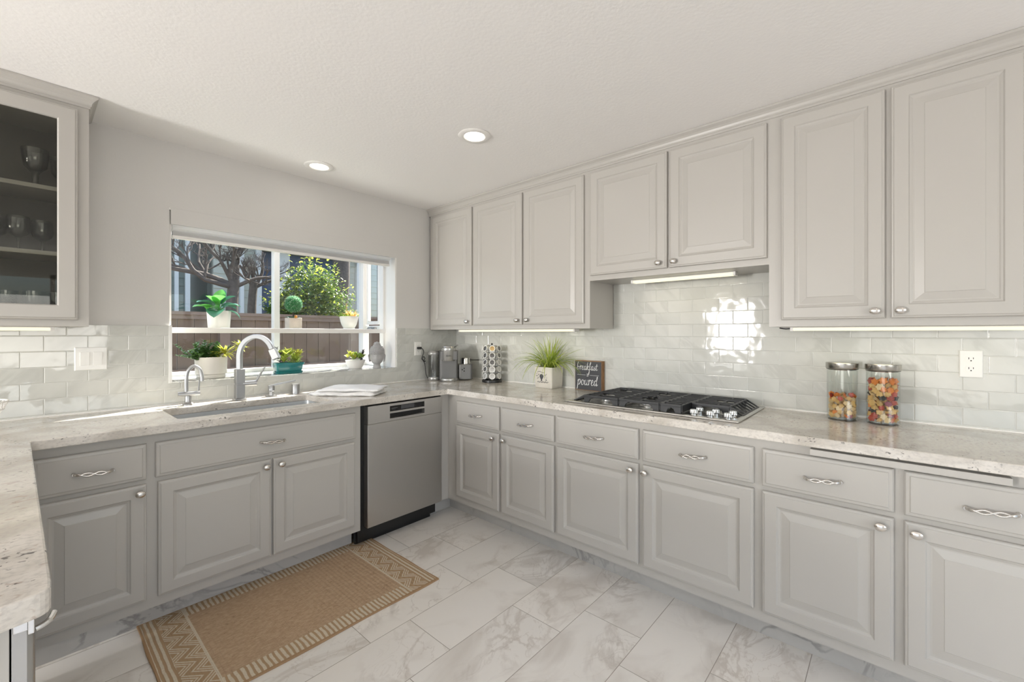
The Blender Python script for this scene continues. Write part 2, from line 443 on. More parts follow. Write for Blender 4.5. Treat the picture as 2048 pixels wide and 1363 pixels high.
M_['lamp'] = mat('lamp diffuser', (1, .95, .85), .5, emit=4, ecol=(1, .93, .82))
M_['strip'] = mat('under cabinet lamp lens', (.25, .22, .15), .5, emit=1.0, ecol=(1, .95, .70))
M_['leafA'] = mat('bright fiddle leaf', (.10, .33, .07), .32, transl=.35, noise=.25, nscale=40)
M_['leafB'] = mat('blue green leaf', (.05, .17, .11), .28, transl=.12, noise=.25, nscale=30)
M_['grass'] = mat('lime grass blade', (.36, .43, .08), .45, transl=.3, noise=.3, nscale=60)
M_['grass2'] = mat('deep grass blade', (.22, .31, .05), .45, transl=.25)
M_['succ'] = mat('jade succulent leaf', (.10, .20, .055), .35, transl=.12, noise=.3, nscale=60)
M_['yel'] = mat('yellow green leaf', (.42, .42, .07), .4, transl=.4, noise=.25, nscale=60)
M_['peach'] = mat('peach yellow succulent', (.62, .42, .17), .4, transl=.35, noise=.25, nscale=60)
M_['dusk'] = mat('dusky purple leaf', (.10, .085, .085), .5)
M_['topi'] = mat('topiary needle', (.07, .26, .10), .5, transl=.2)
M_['topi2'] = mat('pale topiary tip', (.42, .56, .42), .5, transl=.2)
M_['moss'] = mat('orange moss', (.55, .25, .05), .8)
M_['potw'] = mat('white ceramic', (.78, .75, .71), .35)
M_['potribbed'] = mat('cream stoneware', (.70, .66, .61), .5)
M_['potconc'] = mat('concrete pot', (.55, .48, .42), .8, noise=.08, bump=.2)
M_['teal'] = mat('teal glaze', (.012, .17, .17), .2, coat=.5)
M_['soil'] = mat('potting soil', (.05, .035, .025), .95, bump=.5)
M_['stone'] = mat('grey cast stone', (.42, .41, .41), .8, noise=.08, bump=.15, bscale=120)
M_['linen'] = mat('linen planter', (.66, .62, .55), .8, noise=.06, nscale=14, bump=.2, bscale=120)
M_['ink'] = mat('dark print ink', (.07, .07, .08), .7)
M_['slate'] = mat('chalkboard', (.055, .056, .062), .65)
M_['chalk'] = mat('white lettering', (.80, .80, .79), .7)
M_['wood'] = mat('brown wood frame', (.25, .13, .055), .55, noise=.2, nscale=60)
M_['towel'] = mat('white waffle towel', (.86, .85, .835), .9, bump=.8, bscale=260)
M_['grey'] = mat('graphite plastic', (.145, .143, .14), .38, 0.35)
M_['greyl'] = mat('silver plastic', (.44, .435, .42), .25, .7)
M_['water'] = pane_glass('reservoir plastic', (.80, .80, .79), 1.5, .1)
M_['podw'] = mat('pod rim', (.80, .79, .76), .35)
M_['podf'] = mat('dark pod foil', (.15, .145, .14), .25, .6)
M_['podl'] = mat('pale pod foil', (.48, .47, .45), .3, .6)
M_['podg'] = mat('gold pod foil', (.55, .38, .17), .3, .6)
M_['podb'] = mat('pod cup', (.45, .44, .42), .4)
M_['siding'] = mat('grey green siding', (.33, .34, .28), .8)
M_['sidingd'] = mat('dark siding', (.15, .18, .155), .8)
M_['navy'] = mat('navy garage door', (.04, .075, .15), .6)
M_['eave'] = mat('blue grey soffit', (.20, .29, .38), .7)
M_['trimw'] = mat('house trim', (.46, .48, .46), .6)
M_['fence'] = mat('brown fence boards', (.115, .080, .055), .8, noise=.12, nscale=3)
M_['fence2'] = mat('brown fence cap', (.15, .11, .085), .8)
M_['bark'] = mat('bark', (.075, .06, .05), .9, noise=.35, nscale=24, bump=.8, bscale=50)
M_['bush'] = mat('green bush leaf', (.075, .13, .025), .25, transl=.25, noise=.4, nscale=20)  # the leaf's own dark green, varied by noise
M_['bush2'] = mat('yellow bush leaf', (.26, .30, .04), .4, transl=.45)
M_['ground'] = mat('yard soil', (.22, .18, .14), .9, noise=.2, nscale=4)
M_['hill'] = mat('dry hill', (.42, .38, .26), .95, noise=.3, nscale=.5)
M_['dist'] = mat('distant foliage', (.07, .10, .05), .9, noise=.4, nscale=3)

# ------------------------------------------------------------------ room shell
CEIL = 2.375
def struct(o): o['kind'] = 'structure'; return o
XL, YF = -6.3, -6.1
struct(MB().box(XL-.15, .15, YF-.15, .15, -.1, 0).build('floor', M_['floor']))
struct(MB().box(XL-.15, .15, YF-.15, .15, CEIL, CEIL+.12).build('ceiling', M_['ceil']))
struct(MB().box(0, .15, YF-.15, .15, 0, CEIL).build('wall_right', M_['wall']))
WX0, WX1, WZ0, WZ1 = -2.104, -.639, 1.018, 2.012
w = MB(); w.box(XL, WX0, 0, .15, 0, CEIL); w.box(WX1, 0, 0, .15, 0, CEIL); w.box(WX0, WX1, 0, .15, 0, WZ0); w.box(WX0, WX1, 0, .15, WZ1, CEIL)
struct(w.build('wall_back', M_['wall']))
w = MB()
ops = [(-4.7, -2.3, .0, 2.1), (-1.04, -.34, .95, 1.85)]
w.box(XL-.15, XL, YF, -4.7, 0, CEIL); w.box(XL-.15, XL, -4.7, -2.3, 2.1, CEIL); w.box(XL-.15, XL, -2.3, -1.04, 0, CEIL)
w.box(XL-.15, XL, -1.04, -.34, 0, .95); w.box(XL-.15, XL, -1.04, -.34, 1.85, CEIL); w.box(XL-.15, XL, -.34, .15, 0, CEIL)
struct(w.build('wall_left', M_['wall']))
w = MB()
w.box(XL, -4.2, YF-.15, YF, 0, CEIL); w.box(-.6, 0, YF-.15, YF, 0, CEIL); w.box(-4.2, -.6, YF-.15, YF, 0, .6); w.box(-4.2, -.6, YF-.15, YF, 2.1, CEIL)
struct(w.build('wall_front', M_['wall']))
# frames of the openings behind the camera
def plain_window(name, axis, c, a0, a1, z0, z1, nm_=1):
    r = thing(name, None, None, (0, 0, 0)); r['kind'] = 'structure'
    f = MB(); t = .05
    def B(u0, u1, w0, w1):
        if axis == 0: f.box(c-.1, c-.04, u0, u1, w0, w1)
        else: f.box(u0, u1, c-.1, c-.04, w0, w1)
    B(a0, a1, z0, z0+t); B(a0, a1, z1-t, z1); B(a0, a0+t, z0, z1); B(a1-t, a1, z0, z1)
    for k in range(nm_): B(a0+(a1-a0)*(k+1)/(nm_+1)-t/2, a0+(a1-a0)*(k+1)/(nm_+1)+t/2, z0, z1)
    f.build('window_frame', M_['white'], r)
plain_window('door_1', 0, XL, -4.7, -2.3, 0, 2.1, 1)
plain_window('window_2', 0, XL, -1.04, -.34, .95, 1.85, 3)
plain_window('window_3', 1, YF, -4.2, -.6, .6, 2.1, 3)

# backsplash
sp = MB()
sp.box(-.010, 0, -3.50, 0, .915, 1.350)
sp.box(-.010, 0, -2.581, -1.610, 1.350, 1.636)
o = struct(sp.build('trim_1', M_['splR']))
sp = MB()
sp.box(-3.40, WX0, -.010, 0, .915, 1.352); sp.box(WX1, -.010, -.010, 0, .915, 1.352); sp.box(WX0, WX1, -.010, 0, .915, WZ0+.016)
struct(sp.build('trim_2', M_['splL']))
struct(MB().box(WX0-.004, WX0+.010, -.0135, .13, WZ0+.016, 1.354).build('trim_3', M_['plastic']))
c = MB(); c.box(-.016, -.010, -3.50, -.016, .915, .919); c.box(-3.4, -.010, -.016, -.010, .915, .919)
struct(c.build('trim_4', M_['white']))

# toe boards
struct(MB().box(-.50, -.485, -3.46, -.50, 0, .113).build('baseboard_right', M_['toe']))
w = MB(); w.box(-2.62, -1.293, -.50, -.485, 0, .113); w.box(-.712, -.50, -.50, -.485, 0, .113)
struct(w.build('baseboard_back', M_['toe']))

# ------------------------------------------------------------------ garden window (window_1)
win = thing('window_1', None, None, (-1.37, .25, WZ0)); win['kind'] = 'structure'
WY = .47
j = MB()
j.box(WX1-.012, WX1, 0.0, .15, WZ0, WZ1-.0); j.box(WX0, WX0+.012, .018, .15, 1.356, WZ1); j.box(WX0, WX1, .0, .15, WZ1-.012, WZ1)
j.build('jamb_liner', M_['white'], win)
MB().box(WX0+.0, WX1, -.011, WY, WZ0, WZ0+.016).build('sill', M_['splL'], win)
f = MB()
zt = 2.02; zf = 1.99
f.box(WX0, WX1, WY-.03, WY+.03, WZ0+.016, WZ0+.040)          # front bottom rail
f.box(WX0, WX1, WY-.03, WY+.03, zf-.05, zf)                   # front top rail
f.box(WX1-.055, WX1, WY-.045, WY+.03, WZ0+.016, zf)           # corner posts
f.box(WX0, WX0+.055, WY-.045, WY+.03, WZ0+.016, zf)
for xa in (WX1-.03, WX0):
    f.box(xa, xa+.03, .15, .205, WZ0+.016, zt)                # wall side posts
    f.box(xa, xa+.03, .205, WY-.045, WZ0+.016, WZ0+.045)
    f.box(xa, xa+.03, .205, WY-.045, zf-.04, zf)
    f.box(xa, xa+.03, .205, WY-.045, 1.325, 1.375)            # rail at shelf height
f.box(WX0, WX1, .15, .19, zt, zt+.04)
f.build('window_frame', M_['white'], win, bevel=.002)
MB().box(-1.405, -1.366, WY-.03, WY+.03, WZ0+.040, zf-.05).build('mullion', M_['white'], win, bevel=.002)
MB().box(WX0+.055, -1.405, WY-.004, WY+.004, WZ0+.040, zf-.05).build('pane', M_['glass'], win)
MB().box(-1.366, WX1-.055, WY-.004, WY+.004, WZ0+.040, zf-.05).build('pane', M_['glass'], win)
MB().add([(WX0, .19, zt+.03), (WX1, .19, zt+.03), (WX1, WY+.03, zf+.004), (WX0, WY+.03, zf+.004), (WX0, .19, zt+.036), (WX1, .19, zt+.036), (WX1, WY+.03, zf+.01), (WX0, WY+.03, zf+.01)],
         [(0, 1, 2, 3), (4, 5, 6, 7), (0, 1, 5, 4), (1, 2, 6, 5), (2, 3, 7, 6), (3, 0, 4, 7)]).build('pane', M_['glass'], win)
for xa, nme in ((WX1-.018, 'r'), (WX0+.010, 'l')):
    MB().box(xa, xa+.006, .205, WY-.045, WZ0+.045, 1.325).build('pane', M_['glass'], win)
    sa = MB(); y0, y1, z0, z1 = .212, WY-.052, 1.385, zf-.045
    xb = xa-.010
    for b_ in ((y0, y0+.028, z0, z1), (y1-.028, y1, z0, z1), (y0+.028, y1-.028, z0, z0+.028), (y0+.028, y1-.028, z1-.028, z1)):
        sa.box(xb, xb+.026, *b_)
    s_ = sa.build('sash', M_['white'], win, bevel=.002)
    MB().box(xa, xa+.005, y0+.028, y1-.028, z0+.028, z1-.028).build('pane', M_['glass'], s_)
    gk = MB(); gk.box(xb-.001, xb, y0+.028, y0+.032, z0+.028, z1-.028); gk.box(xb-.001, xb, y0+.028, y1-.028, z0+.028, z0+.031); gk.build('gasket', M_['black'], s_)
cr = MB(); cr.box(WX1-.050, WX1-.03, .25, .36, 1.345, 1.362); cr.tube([(WX1-.05, .35, 1.353), (WX1-.065, .34, 1.35), (WX1-.068, .27, 1.348)], .005, 6); cr.build('crank_handle', M_['greyl'], win, smooth=40)
sh = MB(); sh.box(WX0+.012, WX1-.0125, .142, .172, 1.312, 1.345); sh.build('shelf_rail', M_['white'], win, bevel=.003)
MB().box(WX0+.03, WX1-.03, .172, WY-.035, 1.334, 1.341).build('shelf', pane_glass('shelf glass', (.93, .97, .95), 1.2), win)

# valance and blind
va = thing('window_valance', 'wall-coloured valance board across the top of the garden window', 'valance', (-1.37, 0, 1.922))
MB().box(WX0+.006, WX1-.001, -.006, .014, 1.922, WZ1-.001).build('board', M_['wall'], va, bevel=.001)
bl = thing('window_blind', 'white fabric blind raised up under the window valance', 'blind', (-1.37, .05, 1.855))
mb = MB(); mb.prism([(.018, 1.998), (.018, 1.905), (.050, 1.892), (.075, 1.892), (.075, 1.998)], 0, WX0+.018, WX1-.040); mb.build('headrail', M_['shade'], bl, bevel=.002)
mb = MB()
for k in range(3): mb.box(WX0+.022, WX1-.044, .034+.002*(k % 2), .066-.002*(k % 2), 1.868+k*.008, 1.876+k*.008)
mb.build('shade_stack', M_['shade'], bl)
MB().box(WX0+.020, WX1-.042, .032, .068, 1.852, 1.868).build('bottom_rail', M_['white'], bl, bevel=.003)

# ------------------------------------------------------------------ cabinet parts
KN = [(.0, .0), (.007, .0), (.0065, .004), (.005, .010), (.006, .014), (.012, .017), (.0158, .021), (.0150, .025), (.0105, .028), (.004, .0295), (.0, .0295)]
def knob(s, d, z, fn, parent):
    m = MB(fn); n = 16; rings = []
    for r, h in KN:
        r = max(r, 1e-5); rings.append([(s+r*1.12*math.cos(2*PI*k/n), d+h, z+r*.92*math.sin(2*PI*k/n)) for k in range(n)])
    m.loops(rings)
    return m.build('knob', M_['nickel'], parent, smooth=40)
def pull(s, d, z, fn, parent, half=.056):
    m = MB(fn)
    for sg in (1, -1):
        pts = []; rs = []
        for i in range(25):
            t = i/24*2-1
            e = 1-abs(t)
            tw = math.sin(t*PI*1.5)*.0062*min(1, e*2.6)
            a = (s+t*half, d+.006+.022*math.sin(min(1, e*3.2)*PI/2), z+sg*tw+t*.004)
            pts.append(a); rs.append(.0034 if e > .25 else .0034+.0028*(1-e/.25))
        m.tube(pts, rs, 8)
    for t in (-1, 1):
        m.tube([(s+t*half, d-.0002, z+t*.004), (s+t*half, d+.011, z+t*.004)], [.0075, .0055], 10)
    return m.build('handle', M_['nickel'], parent, smooth=50)
DP = [(0, 0), (0, .013), (.003, .0165), (.008, .0175), (.010, .020), (.052, .020), (.056, .0150), (.061, .0130), (.065, .0105), (.070, .0105), (.097, .0165), (.099, .0180)]
WP = [(0, 0), (0, .012), (.004, .0160), (.013, .0172), (.016, .020)]
def panel(mb, s0, s1, z0, z1, d, prof):
    rings = [[(s0+i, d+h, z0+i), (s1-i, d+h, z0+i), (s1-i, d+h, z1-i), (s0+i, d+h, z1-i)] for i, h in prof]
    mb.loops(rings)
def door(s0, s1, z0, z1, d, fn, parent, ks=None, kz=None):
    mb = MB(fn); panel(mb, s0, s1, z0, z1, d, DP); o = mb.build('door', M_['cab'], parent, bevel=.0007, seg=1)
    if ks is not None: knob(ks, d+.0195, kz, fn, o)
    return o
def drawer(s0, s1, z0, z1, d, fn, parent, hs=True, hz=None):
    mb = MB(fn); panel(mb, s0, s1, z0, z1, d, WP); o = mb.build('drawer', M_['cab'], parent, bevel=.0007, seg=1)
    c = (s0+s1)/2 if hs is True else hs
    if hs is not None: pull(c, d+.0195, hz or (z0+z1)/2, fn, o)
    return o
def base_body(s0, s1, fn, parent, dz=.60):
    mb = MB(fn)
    mb.box(s0, s1, dz-.02, dz, .115, .875)
    mb.box(s0, s0+.016, .014, dz-.02, .115, .875); mb.box(s1-.016, s1, .014, dz-.02, .115, .875)
    mb.box(s0+.016, s1-.016, .014, .024, .115, .875); mb.box(s0+.016, s1-.016, .024, dz-.02, .115, .133)
    return mb.build('body', M_['cab'], parent)
ZD0, ZD1, ZW0, ZW1 = .161, .662, .682, .835
def base_unit(name, label, s0, s1, doors, fn, dz=.60, drawers=None, group='painted base cabinets'):
    loc = fn((s0+s1)/2, .3, .115)
    r = thing(name, label, 'cabinet', loc, group)
    base_body(s0, s1, fn, r, dz)
    for a, b, k in doors: door(a, b, ZD0, ZD1, dz, fn, r, k, .630)
    for q in (drawers or [(a, b, True) for a, b, k in doors]): drawer(q[0], q[1], ZW0, ZW1, dz, fn, r, q[2], .754)
    return r
base_unit('base_cabinet', 'grey base cabinet with two narrow doors in the inside corner by the dishwasher', .600, 1.565, [(.703, 1.119, 1.072), (1.139, 1.554, 1.170)], FR)
base_unit('base_cabinet', 'grey base cabinet with two wide doors directly under the gas cooktop', 1.565, 2.598, [(1.574, 2.070, 2.036), (2.093, 2.582, 2.110)], FR)
c3 = base_unit('base_cabinet', 'grey base cabinet with pull-out board, under the pasta jars', 2.598, 3.46, [(2.613, 3.021, 2.985), (3.048, 3.452, 3.078)], FR)
MB(FR).box(2.779, 3.292, .58, .640, .845, .868).build('pullout_board', M_['cab'], c3, bevel=.002)
sk = base_unit('sink_cabinet', 'wide grey base cabinet under the sink with one long false drawer', 1.289, 2.271,
               [(1.330, 1.783, 1.748), (1.793, 2.250, 1.820)], FL, drawers=[(1.326, 2.258, 1.787)])
base_unit('base_cabinet', 'grey base cabinet with single door beside the peninsula, left of sink cabinet', 2.271, 2.640, [(2.288, 2.632, 2.312)], FL, drawers=[(2.288, 2.62, 2.453)])
# corner filler beside dishwasher
fl = MB(); fl.box(-.672, -.600, -.600, -.58, .115, .875)
tag(fl.build('filler_panel', M_['cab']), 'narrow grey filler strip between dishwasher and corner base cabinet', 'panel')

UD = .31
def upper(name, label, s0, s1, z0, doors, fn=FR):
    r = thing(name, label, 'cabinet', fn((s0+s1)/2, .15, z0), 'painted wall cabinets')
    mb = MB(fn); mb.box(s0, s1, .012, UD, z0, 2.318)
    mb.build('body', M_['cab'], r)
    for a, b, k in doors: door(a, b, z0+.031, 2.3006, UD, fn, r, k, z0+.061)
    return r
upper('wall_cabinet', 'grey three-door wall cabinet above the coffee machine, next to the corner', .018, 1.609, 1.3413, [(.062, .551, .512), (.572, 1.067, 1.032), (1.083, 1.572, 1.122)])
upper('wall_cabinet', 'short grey two-door wall cabinet hanging above the gas cooktop', 1.609, 2.581, 1.635, [(1.605+.012, 2.099, 2.056), (2.112, 2.574, 2.140)])
upper('wall_cabinet', 'tall grey two-door wall cabinet above the pasta jars', 2.581, 3.40, 1.3413, [(2.632, 2.994, 2.962), (3.012, 3.368, 3.040)])
CP = [(UD-.03, 2.318), (UD+.004, 2.318), (UD+.004, 2.326), (UD+.009, 2.331), (UD+.009, 2.336), (UD+.012, 2.345), (UD+.018, 2.354), (UD+.026, 2.361), (UD+.030, 2.364), (UD+.030, CEIL-.001), (UD-.03, CEIL-.001)]
mb = MB(lambda s, d, z: (-d, -s, z)); mb.prism(CP, 0, .004, 3.41)
tag(mb.build('crown_molding', M_['cab'], bevel=.0008), 'long grey crown molding where right-hand wall cabinets meet the ceiling', 'molding')

# glass cabinet on back wall
gx0, gx1 = 2.445, 3.36
g = thing('glass_cabinet', 'grey wall cabinet with glass doors holding glassware, left of the window', 'cabinet', (-(gx0+gx1)/2, -.16, 1.3413))
mb = MB(FL); t_ = .018
mb.box(gx0, gx0+t_, .012, UD-.02, 1.3413, 2.318); mb.box(gx1-t_, gx1, .012, UD-.02, 1.3413, 2.318)
mb.box(gx0+t_, gx1-t_, .012, UD-.02, 1.3413, 1.400); mb.box(gx0+t_, gx1-t_, .012, UD-.02, 2.26, 2.318)
zb, ztp = 1.3413, 2.318
for q in ((gx0, gx0+.050, zb, ztp), (gx1-.05, gx1, zb, ztp), (gx0+.05, gx1-.05, zb, zb+.05), (gx0+.05, gx1-.05, ztp-.055, ztp), (2.885, 2.92, zb+.05, ztp-.055)):
    mb.box(q[0], q[1], UD-.02, UD, q[2], q[3])
mb.build('body', M_['cab'], g)
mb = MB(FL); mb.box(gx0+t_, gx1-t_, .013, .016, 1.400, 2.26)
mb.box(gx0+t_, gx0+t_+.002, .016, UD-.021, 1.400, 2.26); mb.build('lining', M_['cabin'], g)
for z in (1.667, 1.950): MB(FL).box(gx0+t_+.003, gx1-t_, .017, UD-.03, z-.018, z).build('shelf', M_['cab'], g, bevel=.001)
def glass_door(s0, s1, z0, z1, parent):
    mb = MB(FL)
    pr = [(0, 0), (0, .013), (.003, .0165), (.008, .0175), (.010, .020), (.060, .020), (.064, .014), (.064, 0)]
    rings = [[(s0+i, UD+h, z0+i), (s1-i, UD+h, z0+i), (s1-i, UD+h, z1-i), (s0+i, UD+h, z1-i)] for i, h in pr]
    mb.loops(rings, close=True)
    o = mb.build('door', M_['cab'], parent, bevel=.0007, seg=1)
    MB(FL).box(s0+.063, s1-.063, UD+.006, UD+.010, z0+.063, z1-.063).build('pane', M_['cabglass'], o)
glass_door(2.480, 2.905, 1.370, 2.3006, g); glass_door(2.912, 3.335, 1.370, 2.3006, g)
mb = MB(); a = [(-gx0-d+UD-.0, 0) for d, z in CP]
# crown with a return on its right end
rings = []
for d, z in CP: rings.append((d, z))
vs = []; n = len(CP)
for d, z in CP:
    e = d-UD
    vs.append([(-3.38, -d, z), (-gx0+e, -d, z), (-gx0+e, -.012, z)])
vv = []; ff = []
for k in range(3):
    for i in range(n): vv.append(vs[i][k])
for k in range(2):
    for i in range(n): ff.append((k*n+i, k*n+(i+1) % n, (k+1)*n+(i+1) % n, (k+1)*n+i))
ff.append(tuple(range(n))); ff.append(tuple(range(2*n, 3*n)))
mb = MB(); mb.add(vv, ff)
tag(mb.build('crown_molding', M_['cab'], bevel=.0008), 'short grey crown molding on top of the glass cabinet', 'molding')

# under-cabinet lamps
def strip(s0, s1, z, d, fn, label, e=.38):
    r = thing('under_cabinet_lamp', label, 'lamp', fn((s0+s1)/2, d, z), 'under-cabinet strip lamps')
    mb = MB(fn); mb.box(s0-.012, s0, d-.028, d+.028, z-.019, z-.0005); mb.box(s1, s1+.012, d-.028, d+.028, z-.019, z-.0005); mb.box(s0, s1, d-.028, d+.028, z-.004, z-.0005)
    mb.build('housing', M_['white'], r)
    mb = MB(fn); mb.box(s0, s1, d-.026, d+.026, z-.018, z-.0045); mb.build('diffuser', M_['strip'], r, bevel=.004)
    a, b = Vector(fn(s0, d, z-.03)), Vector(fn(s1, d, z-.03)); c = (a+b)/2
    L = (b-a).length
    dd = bpy.data.lights.new('strip_light', 'AREA'); dd.shape = 'RECTANGLE'; dd.size = L; dd.size_y = .05; dd.energy = e*L; dd.color = (1, .88, .62)
    o = bpy.data.objects.new('strip_light', dd); COL.objects.link(o); o.location = c
    o.rotation_euler = (0, 0, math.atan2((b-a).y, (b-a).x))
strip(.30, 1.43, 1.3408, .20, FR, 'lit warm strip lamp under the three-door wall cabinet by the corner')
strip(1.83, 2.39, 1.6345, .15, FR, 'lit warm strip lamp under the short cabinet above the cooktop')
strip(2.66, 3.38, 1.3408, .17, FR, 'lit warm strip lamp under the tall cabinet above the pasta jars')
strip(2.56, 3.3, 1.3408, .15, FL, 'lit warm strip lamp under the glass cabinet', e=.12)
mb = MB(); mb.tube(catmull([(-.17, -2.60, 1.337), (-.17, -2.625, 1.332), (-.17, -2.648, 1.334)]), .003, 6)
tag(mb.build('lamp_cable', M_['rubber'], smooth=60), 'short black cable under the tall wall cabinet beside the cooktop', 'cable')

# recessed ceiling lights
def can(x, y, label, pw=.4):
    r = thing('recessed_ceiling_light', label, 'ceiling light', (x, y, CEIL), 'recessed ceiling lights')
    mb = MB(); mb.lathe([(.056, -.0005), (.086, -.0005), (.088, -.003), (.084, -.0055), (.066, -.008), (.058, -.007), (.056, -.003)], (x, y, CEIL), 40); mb.loops([]) if False else None
    mb.build('trim_ring', M_['white'], r, smooth=40)
    mb = MB(); mb.lathe([(.050, -.0010), (.054, -.0030), (.048, -.0055), (.044, -.0055), (.0, -.0055)], (x, y, CEIL), 32); mb.build('lens', M_['lamp'], r, smooth=40)
    area('can_light', (x, y, CEIL-.02), (x, y, 0), .10, .10, pw, (1, .93, .84), 'DISK')
can(-1.397, -.285, 'lit recessed ceiling light nearest the garden window', .12)
can(-1.031, -1.331, 'lit recessed ceiling light in front of the wall cabinets')
can(-3.4, -1.4, 'lit recessed ceiling light above the peninsula'); can(-1.5, -3.6, 'lit recessed ceiling light behind the camera, right side'); can(-3.6, -3.8, 'lit recessed ceiling light behind the camera, left side')

# ------------------------------------------------------------------ countertop, sink
SX0, SX1, SY0, SY1 = -2.165, -1.425, -.545, -.178
out = [(-.012, -.012), (-.012, -3.50), (-.648, -3.50), (-.648, -.660), (-.655, -.650), (-2.621, -.650), (-2.604, -2.00)]
for k in range(1, 6):
    a = PI/2*k/6; out.append((-2.629+.025*math.cos(a), -2.022-.025*math.sin(a)))
out += [(-2.66, -2.056), (-2.75, -2.068), (-3.40, -2.075), (-3.40, -.012)]
def rrect(x0, x1, y0, y1, r, k=4):
    p = []
    for cx, cy, a0 in ((x1-r, y1-r, 0), (x0+r, y1-r, 90), (x0+r, y0+r, 180), (x1-r, y0+r, 270)):
        for i in range(k+1):
            a = math.radians(a0+90*i/k); p.append((cx+r*math.cos(a), cy+r*math.sin(a)))
    return p
ct = plate(out, [rrect(SX0, SX1, SY0, SY1, .02)], .877, .915, 'countertop', M_['quartz'], bevel=.004)
tag(ct, 'speckled pale quartz countertop running around the room onto the peninsula', 'countertop')
snk = thing('kitchen_sink', 'undermount stainless steel sink set in the counter below the window', 'sink', ((SX0+SX1)/2, (SY0+SY1)/2, .69))
mb = MB(); e = .006
top = rrect(SX0-e, SX1+e, SY0-e, SY1+e, .026); bot = rrect(SX0+.004, SX1-.004, SY0+.004, SY1-.004, .03)
o1 = rrect(SX0-.02, SX1+.02, SY0-.02, SY1+.02, .03); o2 = rrect(SX0-.012, SX1+.012, SY0-.012, SY1+.012, .03)
mb.loops([[(x, y, .694) for x, y in o2], [(x, y, .870) for x, y in o2], [(x, y, .8765) for x, y in o1], [(x, y, .8765) for x, y in top], [(x, y, .71) for x, y in bot], [(x, y, .70) for x, y in rrect(SX0+.02, SX1-.02, SY0+.02, SY1-.02, .02)]])
mb.build('basin', M_['sink'], snk, smooth=30)
mb = MB(); mb.lathe([(.045, .7005), (.045, .703), (.038, .703), (.034, .7012), (0, .7012)], ((SX0+SX1)/2, (SY0+SY1)/2, 0), 24); mb.build('drain', M_['chrome'], snk, smooth=40)

# ------------------------------------------------------------------ faucets
CT = .915
fx, fy = -1.788, -.098
f_ = thing('kitchen_faucet', 'tall square-profile gooseneck faucet of brushed steel behind the sink', 'faucet', (fx, fy, CT))
mb = MB(); mb.box(fx-.030, fx+.030, fy-.030, fy+.030, CT, CT+.010); mb.box(fx-.023, fx+.023, fy-.023, fy+.023, CT+.010, CT+.090); mb.build('base', M_['faucet'], f_, bevel=.002)
mb = MB(); mb.box(fx-.023, fx+.023, fy-.023, fy+.023, CT+.098, CT+.182); mb.build('column', M_['faucet'], f_, bevel=.002)
# the arch swings out over the basin
dx, dy = .80, -.60
def arch_pts():
    pts = [(0, .182), (0, .235), (.001, .275), (.012, .318), (.040, .356), (.084, .377), (.128, .368), (.160, .338), (.178, .302)]
    return catmull([(fx+dx*u, fy+dy*u, CT+v) for u, v in pts], 5)
mb = MB(); P = arch_pts(); wdt = .0195; rings = []
side = Vector((-dy, dx, 0)).normalized()
for i, p in enumerate(P):
    t = (P[min(i+1, len(P)-1)]-P[max(i-1, 0)]).normalized(); nrm = side.cross(t).normalized()
    rings.append([p+side*wdt*a+nrm*.0125*b for a, b in ((-1, -.8), (-.8, -1), (.8, -1), (1, -.8), (1, .8), (.8, 1), (-.8, 1), (-1, .8))])
mb.loops(rings); mb.build('spout', M_['faucet'], f_, smooth=35)
mb = MB(); p0 = P[-1]; t = (P[-1]-P[-3]).normalized(); nrm = side.cross(t).normalized()
rings = [[p0+t*h+side*wdt*w_*a+nrm*.0165*w_*b for a, b in ((-1, -1), (1, -1), (1, 1), (-1, 1))] for h, w_ in ((.001, 1.0), (.004, 1.08), (.062, 1.18), (.067, 1.10))]
mb.loops(rings); mb.build('spray_head', M_['greyl'], f_, bevel=.0015)
mb = MB(); mb.box(fx-.020, fx+.020, fy-.020, fy+.020, CT+.088, CT+.100)
mb.tube([(fx+.018, fy-.004, CT+.094), (fx+.085, fy-.026, CT+.094)], [.017, .017], 16)
mb.tube([(fx+.078, fy-.024, CT+.098), (fx+.105, fy-.028, CT+.150), (fx+.128, fy-.031, CT+.190)], [.0065, .0055, .0045], 8)
mb.build('lever', M_['faucet'], f_, smooth=40)

f2x, f2y = -2.036, -.088
f2 = thing('filter_faucet', 'small round gooseneck filtered-water tap at the left end of the sink', 'faucet', (f2x, f2y, CT))
mb = MB(); mb.lathe([(.026, 0), (.026, .004), (.019, .010), (.0150, .02), (.0150, .050)], (f2x, f2y, CT), 24); mb.build('base', M_['faucet'], f2, smooth=40)
mb = MB(); mb.tube([(f2x-.046, f2y, CT+.060), (f2x+.052, f2y-.010, CT+.060)], .0125, 20); mb.build('crossbar', M_['faucet'], f2, smooth=40)
mb = MB(); mb.tube(catmull([(f2x-.008, f2y, CT+.068), (f2x-.008, f2y, CT+.150), (f2x+.000, f2y-.002, CT+.188), (f2x+.024, f2y-.010, CT+.212), (f2x+.048, f2y-.018, CT+.195), (f2x+.058, f2y-.022, CT+.155), (f2x+.059, f2y-.023, CT+.128)], 5), .0095, 14); mb.build('spout', M_['faucet'], f2, smooth=40)
mb = MB(); mb.tube([(f2x+.046, f2y-.007, CT+.070), (f2x+.050, f2y-.007, CT+.135)], .004, 8); mb.build('lever', M_['faucet'], f2, smooth=40)

